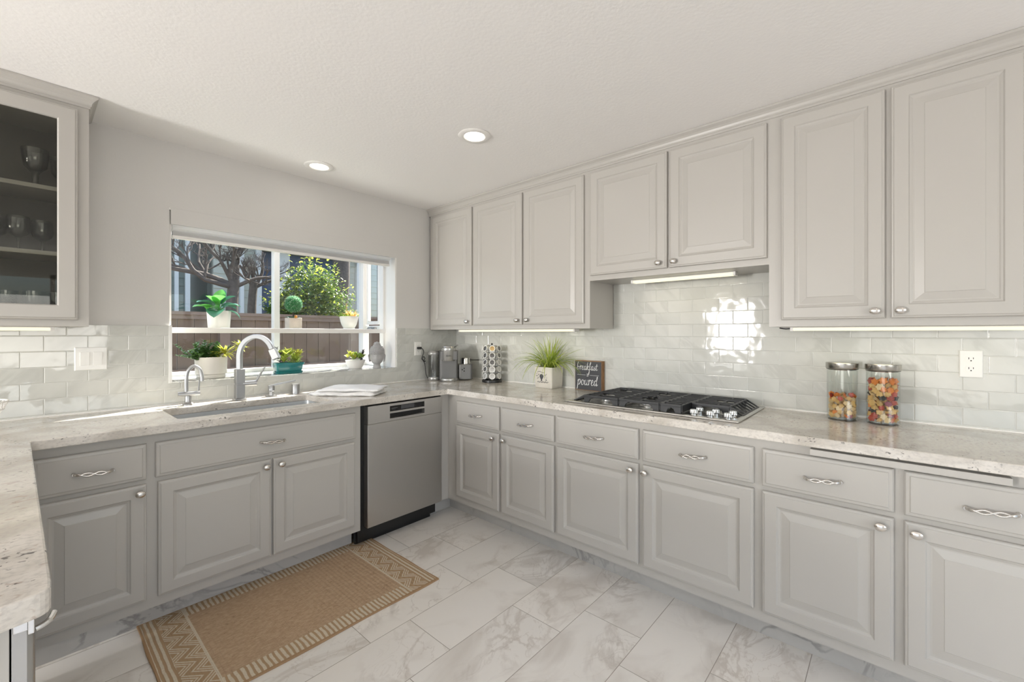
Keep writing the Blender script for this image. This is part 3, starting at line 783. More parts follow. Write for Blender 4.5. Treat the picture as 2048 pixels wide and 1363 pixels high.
sx_, sy_ = -1.607, -.082
sp_ = thing('soap_dispenser', 'brushed steel soap dispenser with a flat spout, right of the tall faucet', 'soap dispenser', (sx_, sy_, CT))
mb = MB(); mb.box(sx_-.026, sx_+.026, sy_-.026, sy_+.026, CT, CT+.005); mb.lathe([(.016, .005), (.015, .03), (.0185, .034), (.0185, .066), (.017, .068)], (sx_, sy_, CT), 20); mb.build('body', M_['faucet'], sp_, smooth=40)
mb = MB(); mb.add([(sx_-.010, sy_-.012, CT+.058), (sx_-.010, sy_+.012, CT+.058), (sx_+.135, sy_-.036, CT+.086), (sx_+.135, sy_-.020, CT+.086),
                   (sx_-.010, sy_-.012, CT+.070), (sx_-.010, sy_+.012, CT+.070), (sx_+.135, sy_-.036, CT+.095), (sx_+.135, sy_-.020, CT+.095)],
                  [(0, 1, 3, 2), (4, 5, 7, 6), (0, 2, 6, 4), (1, 3, 7, 5), (0, 1, 5, 4), (2, 3, 7, 6)]); mb.build('spout', M_['faucet'], sp_, bevel=.002)
ag = MB(); ag.lathe([(.0235, 0), (.0235, .060), (.021, .064), (0, .064)], (-1.458, -.078, CT), 28)
tag(ag.build('air_gap', M_['faucet'], smooth=40), 'short brushed steel air gap cap between soap dispenser and towel', 'air gap')

# towel: folded waffle cloth
def towel():
    r = thing('kitchen_towel', 'folded white waffle kitchen towel on the counter right of the sink', 'towel', (-1.22, -.38, CT))
    ang = math.radians(-52)
    def sheet(cx, cy, L, Wd, z, th, ang, seed, bulge):
        rnd = random.Random(seed); nx, ny = 26, 18; mb = MB(); vt = []; vb = []
        ca, sa = math.cos(ang), math.sin(ang)
        for j in range(ny+1):
            for i in range(nx+1):
                u = i/nx-.5; v = j/ny-.5
                ex = 1-max(0, (abs(u)-.44)/.06)**2; ey = 1-max(0, (abs(v)-.42)/.08)**2
                h = th*max(.0, min(ex, ey))
                x = u*L*(1+.03*math.sin(v*7+seed)); y = v*Wd*(1+.04*math.sin(u*6+seed*2))
                zz = z+bulge*math.exp(-((u+.1)**2*9+(v-.1)**2*5))+.003*math.sin(u*13+seed)*math.cos(v*9)
                vt.append((cx+ca*x-sa*y, cy+sa*x+ca*y, zz+h*.5)); vb.append((cx+ca*x-sa*y, cy+sa*x+ca*y, max(CT+.0006, zz-h*.5)))
        W_ = nx+1; fs = []
        nT = len(vt)
        for j in range(ny):
            for i in range(nx):
                a = j*W_+i; fs.append((a, a+1, a+W_+1, a+W_)); fs.append((nT+a, nT+a+W_, nT+a+W_+1, nT+a+1))
        bd = [i for i in range(W_)]+[(j+1)*W_-1 for j in range(1, ny+1)]+[ny*W_+i for i in range(nx-1, -1, -1)]+[j*W_ for j in range(ny-1, 0, -1)]
        for k in range(len(bd)): a, b = bd[k], bd[(k+1) % len(bd)]; fs.append((a, b, nT+b, nT+a))
        mb.add(vt+vb, fs); return mb
    sheet(-1.235, -.36, .44, .235, CT+.012, .024, ang, 1, .0).build('lower_fold', M_['towel'], r, smooth=60)
    sheet(-1.205, -.375, .38, .250, CT+.033, .018, ang+.10, 3, .014).build('upper_fold', M_['towel'], r, smooth=60)
towel()

# ------------------------------------------------------------------ dishwasher
dw = thing('dishwasher', 'stainless steel dishwasher with black display built in beside the corner', 'dishwasher', (-.96, -.3, .04))
x0, x1 = -1.250, -.674
mb = MB(); mb.box(x0+.004, x1-.01, -.555, -.05, .03, .868); mb.build('tub', M_['black'], dw)
mb = MB(); mb.box(x0-.036, x0+.004, -.575, -.56, .03, .874); mb.box(x0+.002, x1, -.575, -.556, .866, .874); mb.box(x0-.036, x1-.04, -.535, -.515, .0, .118); mb.build('gap_strip', M_['black'], dw)
mb = MB(); mb.box(x0, x1, -.618, -.572, .118, .750); mb.build('door', M_['steel'], dw, bevel=.003)
cpn = MB()
for q in ((x0, -1.096, .752, .862), (-.826, x1, .752, .862), (-1.096, -.826, .847, .862), (-1.096, -.826, .800, .812), (-1.096, -.826, .752, .768)):
    cpn.box(q[0], q[1], -.620, -.574, q[2], q[3])
cp = cpn.build('control_panel', M_['steel'], dw)
mb = MB(); mb.box(-1.096, -.826, -.612, -.60, .812, .847); ds = mb.build('display', mat('display gloss black', (.008, .008, .009), .12), dw)
mb = MB(); mb.box(-1.008, -.905, -.6127, -.612, .817, .844); mb.build('screen', mat('dim grey screen', (.07, .07, .075), .2), ds)
mb = MB(); mb.box(-1.080, -1.034, -.6127, -.612, .828, .832); mb.box(-1.080, -1.05, -.6127, -.612, .822, .824); mb.build('printing', mat('dim printing', (.10, .10, .10), .5), ds)
mb = MB(); mb.box(-1.096, -.826, -.590, -.58, .768, .800); mb.build('handle_recess', M_['black'], dw)

# ------------------------------------------------------------------ peninsula: base with appliance facing the aisle
pn = thing('peninsula_cabinet', 'grey peninsula base cabinet under the near left end of the countertop', 'cabinet', (-2.95, -1.4, .0))
mb = MB(); mb.box(-3.30, -2.648, -2.000, -.62, .10, .876); mb.box(-3.25, -2.71, -1.96, -.62, 0, .10); mb.build('body', M_['cab'], pn, bevel=.001)
ap = thing('undercounter_refrigerator', 'stainless undercounter appliance door seen edge-on below the peninsula corner', 'appliance', (-2.63, -1.7, .1))
mb = MB(); mb.prism([(-2.646, -1.998), (-2.630, -1.998), (-2.6235, -1.992), (-2.621, -1.98), (-2.621, -1.42), (-2.646, -1.42)], 2, .105, .868); mb.build('door', M_['greyl'], ap, smooth=40)
mb = MB(); mb.box(-2.6445, -2.629, -2.0015, -1.9985, .845, .868); mb.box(-2.629, -2.622, -2.003, -1.998, .838, .872); mb.build('hinge', M_['chrome'], ap, bevel=.001)
mb = MB(); mb.tube(catmull([(-2.621, -1.996, .841), (-2.613, -1.994, .8425), (-2.605, -1.988, .845), (-2.600, -1.976, .849)], 5), .0045, 8); mb.build('handle', M_['chrome'], ap, smooth=40)

# ------------------------------------------------------------------ cooktop
ck = thing('gas_cooktop', 'stainless gas cooktop with black cast iron grates on the counter', 'cooktop', (-.3, -2.05, CT))
s0, s1, d0, d1 = 1.592, 2.512, .032, .560
mb = MB(FR)
rings = [[(s0+i, d0+i, CT+z), (s1-i, d0+i, CT+z), (s1-i, d1-i, CT+z), (s0+i, d1-i, CT+z)] for i, z in ((.004, 0), (0, .003), (.002, .008), (.010, .010), (.022, .010), (.030, .006))]
mb.loops(rings); mb.build('tray', M_['steelflat'], ck, bevel=.001)
ZG = CT+.048; ZT = CT+.007
def grate(a0, a1, b0, b1, nb, slopeL=0, slopeR=0, gap=None):
    mb = MB(FR); bw = .0055; bh = .010
    la, ra = a0+slopeL, a1-slopeR
    n = nb
    for i in range(n):
        b = b0+(b1-b0)*i/(n-1)
        segs = [(la, ra)]
        if gap:
            for (gs, gd, gr) in gap:
                if abs(b-gd) < gr*.8:
                    h = math.sqrt(max(0, gr*gr-(b-gd)**2))*.8; ns = []
                    for (u, v) in segs:
                        if u < gs-h and v > gs+h: ns += [(u, gs-h), (gs+h, v)]
                        else: ns.append((u, v))
                    segs = ns
        for u, v in segs: mb.box(u, v, b-bw, b+bw, ZG-bh, ZG)
        for (st, sl) in ((a0, slopeL), (a1, -slopeR)):      # sloping ends run down to the tray
            if sl:
                xx = st+sl
                mb.add([(xx, b-bw, ZG-bh), (xx, b+bw, ZG-bh), (xx, b+bw, ZG), (xx, b-bw, ZG), (st, b-bw, ZT), (st, b+bw, ZT), (st-.0+(.011 if sl < 0 else -.011)*0+(-.010 if sl > 0 else .010), b+bw, ZT), (st+(-.010 if sl > 0 else .010), b-bw, ZT)],
                       [(0, 1, 2, 3), (4, 5, 6, 7), (0, 1, 5, 4), (3, 2, 6, 7), (0, 3, 7, 4), (1, 2, 6, 5)])
    # cross ribs and side frames
    ins = [] if (a1-a0) < .15 else [a0+(a1-a0)*.5]
    for u in ins:
        mb.box(u-.004, u+.004, b0, b0+(b1-b0)*.18, ZG-bh, ZG-.001); mb.box(u-.004, u+.004, b1-(b1-b0)*.18, b1, ZG-bh, ZG-.001); mb.box(u-.004, u+.004, b0+(b1-b0)*.42, b0+(b1-b0)*.58, ZG-bh, ZG-.001)
    for u, sl in ((la, slopeL), (ra, slopeR)):
        mb.box(u-.005, u+.005, b0, b1, ZG-bh-.004, ZG-.001)
        if not sl: mb.box(u-.005, u+.005, b0, b1, ZT+.006, ZG-bh)
        else: mb.box((a0-.006) if u == la else (a1-.004), (a0+.004) if u == la else (a1+.006), b0, b1, ZT, ZT+.006)
    # front apron with arched opening
    for b in (b1, b0):
        x = [la, ra]
        mb.box(la, ra, b-bw, b+bw, ZG-.014, ZG-bh)
        for u, w_ in ((la, 1), (ra, -1)):
            pts = [(u, ZG-.012), (u+w_*.055, ZG-.012), (u+w_*.036, ZG-.024), (u+w_*.028, ZT), (u, ZT)]
            n_ = len(pts); vs = [(p[0], b-bw, p[1]) for p in pts]+[(p[0], b+bw, p[1]) for p in pts]
            mb.add(vs, [tuple(range(n_)), tuple(range(n_, 2*n_))]+[(i, (i+1) % n_, n_+(i+1) % n_, n_+i) for i in range(n_)])
    return mb.build('grate', M_['iron'], ck, bevel=.0008, seg=1)
burn = [(1.80, .43, .036), (1.80, .19, .042), (2.04, .30, .055), (2.205, .22, .0), (2.39, .27, .040)]
grate(1.640, 1.915, .095, .525, 9, slopeL=.065, gap=[(1.80, .43, .05), (1.80, .19, .05)])
grate(1.925, 2.140, .095, .525, 9, gap=[(2.04, .40, .05), (2.04, .19, .045)])
grate(2.150, 2.250, .095, .525, 9)
grate(2.262, 2.490, .095, .405, 7, slopeR=.055, gap=[(2.375, .25, .05)])
for s, d, r in ((1.80, .43, .034), (1.80, .19, .030), (2.04, .40, .046), (2.04, .19, .034), (2.375, .25, .040)):
    mb = MB(FR); mb.lathe([(r*1.35, ZT), (r*1.35, ZT+.003), (r*1.1, ZT+.006), (r*1.05, ZT+.014), (r*.6, ZT+.014)], (s, d, 0), 28); bo = mb.build('burner', M_['greyl'], ck, smooth=40)
    mb = MB(FR); mb.lathe([(r, ZT+.014), (r*1.02, ZT+.017), (r*.95, ZT+.022), (0, ZT+.023)], (s, d, 0), 28); mb.build('burner_cap', M_['iron'], bo, smooth=40)
for s, d in ((2.310, .530), (2.384, .530), (2.460, .530), (2.312, .455), (2.386, .455), (2.462, .455)):
    mb = MB(FR); n = 48; prof = [(.0155, 0), (.0155, .008), (.0148, .0082), (.0148, .0105), (.0160, .0108), (.0160, .026), (.0150, .028), (0, .028)]
    rings = []
    for r, z in prof:
        r = max(r, 1e-5); rings.append([(s+(r+(.0009*(1 if k % 4 < 2 else -1) if .0108 <= z <= .026 else 0))*math.cos(2*PI*k/n), d+(r+(.0009*(1 if k % 4 < 2 else -1) if .0108 <= z <= .026 else 0))*math.sin(2*PI*k/n), ZT+z) for k in range(n)])
    mb.loops(rings); kb = mb.build('control_knob', M_['chrome'], ck, smooth=30)
    mb = MB(FR); mb.lathe([(.0162, ZT+.0080), (.0162, ZT+.0107)], (s, d, 0), 24); mb.build('knob_gasket', M_['black'], kb)

# ------------------------------------------------------------------ coffee machine
def coffee():
    cx, cy = -.265, -.205
    # local frame: machine faces the camera diagonal
    F = Vector((-.60, -.80, 0)); R = Vector((.80, -.60, 0))
    fn = lambda a, b, z: (cx+R.x*a+F.x*b, cy+R.y*a+F.y*b, CT+z)
    r = thing('coffee_machine', 'graphite pod coffee machine with water tank and side frother in the counter corner', 'coffee machine', (cx, cy, CT))
    def slab(pts, z0, z1, nme, mt, bv=.004, par=r):
        mb = MB(fn); mb.prism(pts, 2, z0, z1); return mb.build(nme, mt, par, bevel=bv, seg=3)
    slab(rrect(-.078, .078, -.10, .05, .025), .008, .252, 'body', M_['grey'], .006)
    slab(rrect(-.070, .070, .045, .100, .012), .175, .250, 'head_shell', M_['grey'], .004)
    mb = MB(fn); mb.lathe([(.050, .165), (.058, .176), (.060, .250), (.062, .256), (.060, .272), (.050, .276), (.046, .288), (.030, .290), (0, .290)], (-.005, .055, 0), 32); hd = mb.build('brew_head', M_['greyl'], r, smooth=35)
    mb = MB(fn); mb.tube(catmull([(.030, .05, .279), (.05, .055, .283), (.072, .045, .297)]), [.008]*13, 8, flat=.5); mb.build('lid_handle', M_['greyl'], hd, smooth=40)
    fc = bpy.data.curves.new('brand_text', 'FONT'); fc.body = 'KEURIG'; fc.size = .013; fc.extrude = .0004; fc.align_x = 'CENTER'; fc.materials.append(M_['black'])
    fo = bpy.data.objects.new('brand_text', fc); COL.objects.link(fo); fo.parent = hd
    p = Vector(fn(-.005, .1165, .205))-ORG[r.name]
    bpy.context.view_layer.update()
    tm = bpy.data.meshes.new_from_object(fo.evaluated_get(bpy.context.evaluated_depsgraph_get()))
    bpy.data.objects.remove(fo); tm.name = 'brand_text'
    if not tm.materials: tm.materials.append(M_['black'])
    fo = bpy.data.objects.new('brand_text', tm); COL.objects.link(fo); fo.parent = hd
    fo.matrix_local = Matrix.Translation(p) @ Matrix(((R.x, 0, F.x, 0), (R.y, 0, F.y, 0), (0, 1, 0, 0), (0, 0, 0, 1)))
    mb = MB(fn); mb.lathe([(.066, 0), (.070, .006), (.070, .018), (.066, .024), (.060, .022), (0, .022)], (0, .072, 0), 36, sy=.8); mb.build('drip_tray', M_['greyl'], r, smooth=35)
    # reservoir on the left
    mb = MB(fn); mb.lathe([(.046, 0), (.050, .008), (.050, .024), (.046, .03)], (-.122, -.02, 0), 28); mb.build('tank_base', M_['greyl'], r, smooth=40)
    mb = MB(fn); mb.lathe([(.046, .030), (.046, .2140), (.0445, .2140), (.0445, .031)], (-.122, -.02, 0), 28); mb.build('water_tank', M_['water'], r, smooth=40)
    mb = MB(fn); mb.lathe([(.052, .214), (.054, .219), (.054, .232), (.046, .240), (.040, .248), (0, .250)], (-.122, -.02, 0), 28); mb.build('tank_lid', M_['greyl'], r, smooth=40)
    # frother side
    slab(rrect(.082, .200, -.07, .045, .022), .006, .135, 'frother_base', M_['grey'], .005)
    mb = MB(fn); mb.lathe([(.036, .1355), (.036, .185), (.034, .187), (0, .187)], (.150, -.012, 0), 28); fr = mb.build('frother_cup', M_['lid'], r, smooth=40)
    mb = MB(fn); mb.box(.104, .114, .0, .02, .136, .186); mb.build('cup_grip', M_['black'], fr)
    mb = MB(fn); mb.tube([(.186, -.012, .168), (.262, -.018, .166)], .0038, 8); mb.tube([(.186, -.012, .150), (.188, -.012, .180)], .004, 6); mb.build('handle', M_['black'], fr, smooth=40)
    mb = MB(fn)
    for a, z in ((.112, .090), (.128, .101), (.128, .078)): mb.tube([(a, .0450, z), (a, .0458, z)], .0062, 12)
    mb.build('buttons', M_['black'], r)
    return fn
cf = coffee()
mb = MB(); e0 = cf(-.150, -.03, .012)
cord = catmull([(-.440, -.045, 1.186), (-.425, -.060, 1.178), (-.415, -.062, 1.150), (-.428, -.060, 1.115), (-.432, -.058, 1.095), (-.412, -.060, 1.085), (-.400, -.058, 1.10), (-.412, -.056, 1.115), (-.420, -.056, 1.09), (-.405, -.06, 1.06), (-.400, -.062, 1.03), (-.398, -.07, .97), (-.392, -.09, .93), (-.388, -.10, .922), (e0[0], e0[1], .922)], 6)
mb.tube(cord, .0035, 8)
pc = thing('power_cord', 'black power cord hanging from the corner outlet to the coffee machine', 'cord', (-.43, -.05, 1.18))
mb.build('cable', M_['rubber'], pc, smooth=60)
mb = MB(); mb.box(-.452, -.424, -.050, -.0175, 1.176, 1.196); mb.build('plug', M_['rubber'], pc, bevel=.003)
mb = MB(); mb.box(-.412, -.396, -.066, -.050, 1.070, 1.080); mb.build('cord_tie', M_['black'], pc, bevel=.002)

# ------------------------------------------------------------------ pod carousel and its pods
px_, py_ = -.120, -.575
pr = thing('pod_carousel', 'black wire carousel rack full of coffee pods beside the coffee machine', 'rack', (px_, py_, CT))
mb = MB(); mb.lathe([(.078, 0), (.082, .004), (.082, .018), (.078, .022), (.070, .022), (.070, .006), (0, .006)], (px_, py_, CT), 36); mb.build('base', M_['black'], pr, smooth=35)
mb = MB(); mb.tube([(px_, py_, CT+.006), (px_, py_, CT+.300)], .003, 8)
mb.ball((px_, py_, CT+.308), .008)
for k in range(7):
    a = 2*PI*(k+.5)/7+.35
    mb.tube([(px_+.060*math.cos(a), py_+.060*math.sin(a), CT+.015), (px_+.060*math.cos(a), py_+.060*math.sin(a), CT+.29), (px_, py_, CT+.296)], .0016, 6)
for rz in range(5):
    for k in range(7):
        a = 2*PI*k/7+.35; z = CT+.052+rz*.0555
        c = Vector((px_+.068*math.cos(a), py_+.068*math.sin(a), z)); u = Vector((-math.sin(a), math.cos(a), 0))
        up = Vector((-.2*math.cos(a), -.2*math.sin(a), 1)).normalized()
        mb.tube([c+u*.0215*math.cos(q*PI/6)+up*.0215*math.sin(q*PI/6) for q in range(12)], .0013, 5, closed=True)
mb.build('wire_frame', M_['black'], pr, smooth=40)
def pod(foil):
    r = thing('coffee_pod', 'silver-lidded coffee pod in the carousel rack', 'coffee pod', (0, 0, 0), 'coffee pods in the carousel rack')
    mb = MB(); mb.lathe([(.0150, -.034), (.0165, -.030), (.0200, -.002), (.0245, 0), (.0245, .0015), (.0195, .0018), (.0190, .0005)], (0, 0, 0), 20, cap1=False); mb.build('cup', M_['podw'], r, smooth=40)
    mb = MB(); mb.lathe([(.0189, .0004), (.017, .0012), (.012, .0006), (.009, .0014), (0, .001)], (0, 0, 0), 20, cap0=False); mb.build('foil_lid', foil, r, smooth=40)
    return r
protos = {k: pod(M_[k]) for k in ('podf', 'podl', 'podg')}
used = set(); rnd = random.Random(4)
for rz in range(5):
    for k in range(7):
        a = 2*PI*k/7+.35; z = CT+.052+rz*.0555
        kind = 'podg' if (rz == 4 and k == 4) else ('podl' if rnd.random() < .5 and rz < 3 else 'podf')
        loc = Vector((px_+.072*math.cos(a), py_+.072*math.sin(a), z))
        nrm = Vector((math.cos(a), math.sin(a), .22)).normalized()
        rot = nrm.to_track_quat('Z', 'Y').to_euler()
        lab = {'podf': 'white-rimmed coffee pod with dark foil in the wire carousel', 'podl': 'white-rimmed coffee pod with pale silver foil in the wire carousel', 'podg': 'coffee pod with golden foil in the top row of the carousel'}[kind]
        if kind not in used:
            o = protos[kind]; o.location = loc; o.rotation_euler = rot; o['label'] = lab; used.add(kind)
        else: copy_tree(protos[kind], loc, rot, lab)

# ------------------------------------------------------------------ grass plant in linen pot
def grass_plant():
    c = Vector((-.100, -1.135, CT))
    r = thing('potted_grass', 'green artificial grass in a square cream pot with dark crest print', 'potted plant', c)
    ang = math.radians(3)
    def fn(a, b, z): return (c.x-b*math.cos(ang)+a*math.sin(ang)*-1, c.y-a*math.cos(ang)+b*math.sin(ang), CT+z)
    mb = MB(fn)
    rings = []
    for h, z in ((.060, 0.0), (.064, .004), (.066, .06), (.0685, .148), (.0675, .152), (.063, .150), (.060, .12)):
        p = rrect(-h*1.22, h*1.22, -h, h, .010, 3); rings.append([(x*(1+.01*math.sin(i*2+z*40)), y*(1+.012*math.cos(i*3+z*30)), z) for i, (x, y) in enumerate(p)])
    mb.loops(rings); pt = mb.build('pot', M_['linen'], r, smooth=50)
    # printed crest and lettering-like marks on the front
    rn = random.Random(3); mb = MB(fn); b_ = .0685
    def blob(a, z, w_, h_, m_=0):
        bb = .0648+.0035*z/.148+.0012
        mb.box(a-w_, a+w_, bb-.0002, bb+.0006, z-h_, z+h_, 0)
    shield = [(-.015, .098), (-.008, .104), (0, .106), (.008, .104), (.015, .098), (.018, .088), (.010, .074), (.004, .066), (.005, .056), (-.005, .056), (-.004, .066), (-.010, .074), (-.018, .088)]
    n_ = len(shield); mb.add([(x-.012, .0685, z-.004) for x, z in shield]+[(x-.012, .0662, z-.004) for x, z in shield], [tuple(range(n_)), tuple(range(n_, 2*n_))]+[(i, (i+1) % n_, n_+(i+1) % n_, n_+i) for i in range(n_)])
    for k in range(26):
        a = rn.uniform(-.062, -.036) if k % 2 else rn.uniform(.014, .040); blob(a, rn.uniform(.05, .105), rn.uniform(.0015, .006), .0011)
    for k in range(7): blob(-.045+k*.010, .116+.004*math.sin(k), .003, .0022)
    for k in range(14): blob(-.050+k*.0075, .044+.003*math.sin(k*2), .0016+.001*(k % 2), .003)
    mb.build('print', M_['ink'], pt)
    mb = MB(fn); mb.prism(rrect(-.072, .072, -.058, .058, .01, 3), 2, .13, .142); mb.build('soil', M_['soil'], r)
    for m_, cnt, sd_ in (('grass', 110, 1), ('grass2', 60, 2)):
        mb = MB(); rn = random.Random(sd_)
        for k in range(cnt):
            a = rn.uniform(0, 2*PI); rr = rn.uniform(0, .045)
            base = fn(rr*math.cos(a)*1.2, rr*math.sin(a), .142)
            lean = rn.uniform(.1, 1.0)**.8*1.7; aa = a+rn.uniform(-.4, .4)
            wx, wy = fn(math.cos(aa)*1, math.sin(aa)*.75, 0)[:2]; dv = Vector((wx-c.x, wy-c.y, 0))*lean
            dv.z = 1; L = rn.uniform(.15, .23)*(1+.38*lean)
            if base[0]+dv.normalized().x*L > -.02: dv.x = -abs(dv.x)*.3
            mb.blade(base, dv, L, rn.uniform(.0045, .007), droop=rn.uniform(.8, 2.2)*(.35+lean*.55), n=8, twist=rn.uniform(-.5, .5))
        for i, v in enumerate(mb.v):
            if v[0] > -.014: v = mb.v[i] = (-.014, v[1], v[2])
            if v[1] < -1.324 and v[2] < CT+.21 and v[0] > -.075: mb.v[i] = (v[0], -1.324, v[2])
        mb.build('grass_blades', M_[m_], r, recalc=False, smooth=60)
grass_plant()

# ------------------------------------------------------------------ chalkboard sign
sg = thing('wooden_sign', 'small dark wooden sign with white handwriting leaning by the cooktop', 'sign', (-.03, -1.44, CT))
sfn = lambda a, b, z: (-.030-b+.0*z, -1.330-a+b*.0, CT+z)
MB(sfn).box(0, .213, -.018, .020, 0, .205).build('frame', M_['wood'], sg, bevel=.001)
MB(sfn).box(.003, .210, .020, .0215, .003, .200).build('board', M_['slate'], sg)
def strokes(mb, letters, x, z, s, wdt=.0016, slant=.12):
    for ch in letters:
        adv, sts = GL[ch]
        for st in sts:
            pts = catmull([(p[0], p[1], 0) for p in st], 6); rings = []
            for i, p in enumerate(pts):
                d = pts[min(i+1, len(pts)-1)]-pts[max(i-1, 0)]
                if d.length < 1e-6: d = Vector((1, 0, 0))
                d.normalize(); nn = Vector((-d.y, d.x, 0)); wv = wdt*(1.3 if d.y < -.3 else .8)/s/2
                a, b = p+nn*wv, p-nn*wv
                A = (x+(a.x+a.y*slant)*s, z+a.y*s); B = (x+(b.x+b.y*slant)*s, z+b.y*s)
                rings.append([(A[0], .0214, A[1]), (A[0], .0222, A[1]), (B[0], .0222, B[1]), (B[0], .0214, B[1])])
            mb.loops(rings)
        x += adv*s
    return x
GL = {
 'b': (.58, [[(.0, 1.0), (.10, 1.38), (.17, 1.5), (.07, 1.40), (.02, .8), (.02, .1), (.12, 0), (.34, .12), (.40, .45), (.28, .68), (.12, .55)], [(.36, .55), (.50, .62), (.58, .6)]]),
 'r': (.46, [[(.0, .55), (.09, .80), (.11, .45), (.10, .0)], [(.11, .42), (.20, .66), (.31, .78), (.38, .62)]]),
 'e': (.50, [[(.0, .25), (.22, .42), (.30, .66), (.16, .78), (.05, .5), (.08, .12), (.26, .0), (.50, .22)]]),
 'a': (.56, [[(.36, .62), (.18, .76), (.03, .45), (.08, .05), (.24, .05), (.38, .4), (.40, .74), (.38, .2), (.44, .0), (.56, .16)]]),
 'k': (.56, [[(.04, .9), (.15, 1.48), (.10, .9), (.06, .0)], [(.08, .4), (.34, .82), (.30, .52), (.12, .42), (.32, .18), (.44, .0), (.56, .1)]]),
 'f': (.46, [[(.10, .8), (.30, 1.35), (.20, 1.5), (.12, 1.1), (.12, .2), (.10, -.70), (.03, -.88), (.04, -.4), (.20, .08), (.46, .2)], [(-.05, .62), (.32, .70)]]),
 's': (.44, [[(.0, .1), (.20, .5), (.26, .80), (.24, .5), (.34, .2), (.22, .0), (.04, .06)], [(.30, .06), (.44, .14)]]),
 't': (.46, [[(.16, 1.20), (.14, .6), (.14, .12), (.26, .0), (.46, .22)], [(-.04, .82), (.40, .88)]]),
 'i': (.34, [[(.0, .95), (.30, .95)], [(.14, .95), (.14, 0)], [(.0, .0), (.30, .0)]]),
 'S': (.36, [[(.30, .85), (.12, .95), (.06, .66), (.26, .42), (.24, .05), (.02, .06)]]),
 'p': (.64, [[(.0, .5), (.08, .78), (.08, .2), (.05, -.50), (-.02, -.62)], [(.08, .4), (.26, .80), (.44, .55), (.34, .08), (.12, .05)], [(.40, .3), (.64, .4)]]),
 'o': (.56, [[(.30, .74), (.10, .70), (.02, .35), (.16, .0), (.36, .12), (.40, .5), (.28, .74), (.34, .58), (.56, .60)]]),
 'u': (.60, [[(.04, .74), (.03, .2), (.16, .0), (.34, .25), (.38, .76), (.38, .15), (.46, .0), (.60, .14)]]),
 'd': (.60, [[(.36, .60), (.18, .74), (.03, .42), (.08, .04), (.26, .08), (.38, .5), (.47, 1.18), (.41, 1.27), (.38, .8), (.40, .1), (.48, .0), (.62, .2)]]),
}
mb = MB(sfn)
strokes(mb, 'breakfast', .018, .141, .0360, .0026)
strokes(mb, 'iS', .097, .097, .019, .0016, 0)
mb.box(.018, .088, .0214, .0222, .1055, .1070); mb.box(.120, .192, .0214, .0222, .1045, .1060)
strokes(mb, 'poured', .020, .036, .0480, .0032)
mb.build('lettering', M_['chalk'], sg, recalc=False)

# ------------------------------------------------------------------ pasta jars
PC = [mat('golden pasta', (.66, .42, .15), .55), mat('red pasta', (.42, .06, .035), .5), mat('orange pasta', (.72, .22, .03), .5), mat('black pasta', (.03, .03, .03), .5), mat('cream pasta', (.70, .52, .28), .55), mat('plum pasta', (.30, .08, .12), .5)]
def pasta(mb, c, s, rn, m):
    R = Matrix.Rotation(rn.uniform(0, 6), 3, 'X') @ Matrix.Rotation(rn.uniform(0, 6), 3, 'Y') @ Matrix.Rotation(rn.uniform(0, 6), 3, 'Z')
    n = 24; rings = []; ph = rn.uniform(0, 6)
    for k, (rr, z, wv) in enumerate(((.30, -.45, 0), (.80, -.26, .12), (.62, -.12, .05), (.98, .04, .16), (.66, .18, .06), (.90, .34, .15), (.35, .30, .05))):
        rings.append([tuple(Vector(c)+R @ Vector((s*(rr+wv*math.sin(6*2*PI*j/n+ph))*math.cos(2*PI*j/n), s*(rr+wv*math.sin(6*2*PI*j/n+ph))*math.sin(2*PI*j/n), s*(z+.10*wv*1.6*math.cos(6*2*PI*j/n+k))))) for j in range(n)])
    mb.loops(rings, m=m)
def jar(cx, cy, R, H, fill, label, plabel, seed, weights, scl, low):
    r = thing('glass_jar', label, 'jar', (cx, cy, CT), 'glass storage jars')
    mb = MB(); mb.lathe([(R-.004, 0), (R, .004), (R, H-.026), (R-.0025, H-.026), (R-.003, .010), (R-.008, .007), (0, .007)], (cx, cy, CT), 40); mb.build('glass', M_['jar'], r, smooth=35)
    mb = MB(); mb.lathe([(R-.006, H-.034), (R+.003, H-.027), (R+.0045, H-.024), (R+.0045, H-.002), (R+.002, H), (0, H)], (cx, cy, CT), 40)
    mb.build('lid', M_['lid'], r, smooth=35)
    mb = MB(); mb.lathe([(R+.002, H-.030), (R+.002, H-.0265)], (cx, cy, CT), 32); mb.build('seal', M_['rubber'], r)
    rn = random.Random(seed); mb = MB(); z = .020; k = 0
    while z < fill:
        nring = 9; rad = R-.0035-scl*1.02
        for q in range(nring):
            a = 2*PI*q/nring+k*.35+rn.uniform(-.12, .12)
            zz = z+rn.uniform(-.004, .004)
            m_ = rn.choices(range(6), weights(zz/fill))[0]
            pasta(mb, (cx+rad*math.cos(a), cy+rad*math.sin(a), CT+max(zz, .008+scl)), scl*rn.uniform(.85, 1.0), rn, m_)
        pasta(mb, (cx, cy, CT+max(z, .010+scl)), scl*1.2, rn, 0)
        z += scl*1.25; k += 1
    o = mb.build('pasta', PC, None, smooth=60)
    tag(o, plabel, 'pasta', None, 'stuff')
jar(-.140, -2.843, .0575, .262, .120, 'glass jar half full of beige pasta, left of the fuller jar', 'beige and rust ruffled pasta filling half of the left jar', 5,
    lambda h: (3, .4, 1.0, .15, 5, 0) if h < .8 else (.5, 3, 3, .2, 1, 1), .0125, True)
jar(-.140, -2.985, .0575, .262, .205, 'glass jar nearly full of red, gold and black pasta', 'multicoloured red, orange, gold and black pasta in the full jar', 8,
    lambda h: (4, 2, 1.6, .8, 1.5, .8) if h < .85 else (.4, 3, 4, .8, .3, .8), .0148, False)

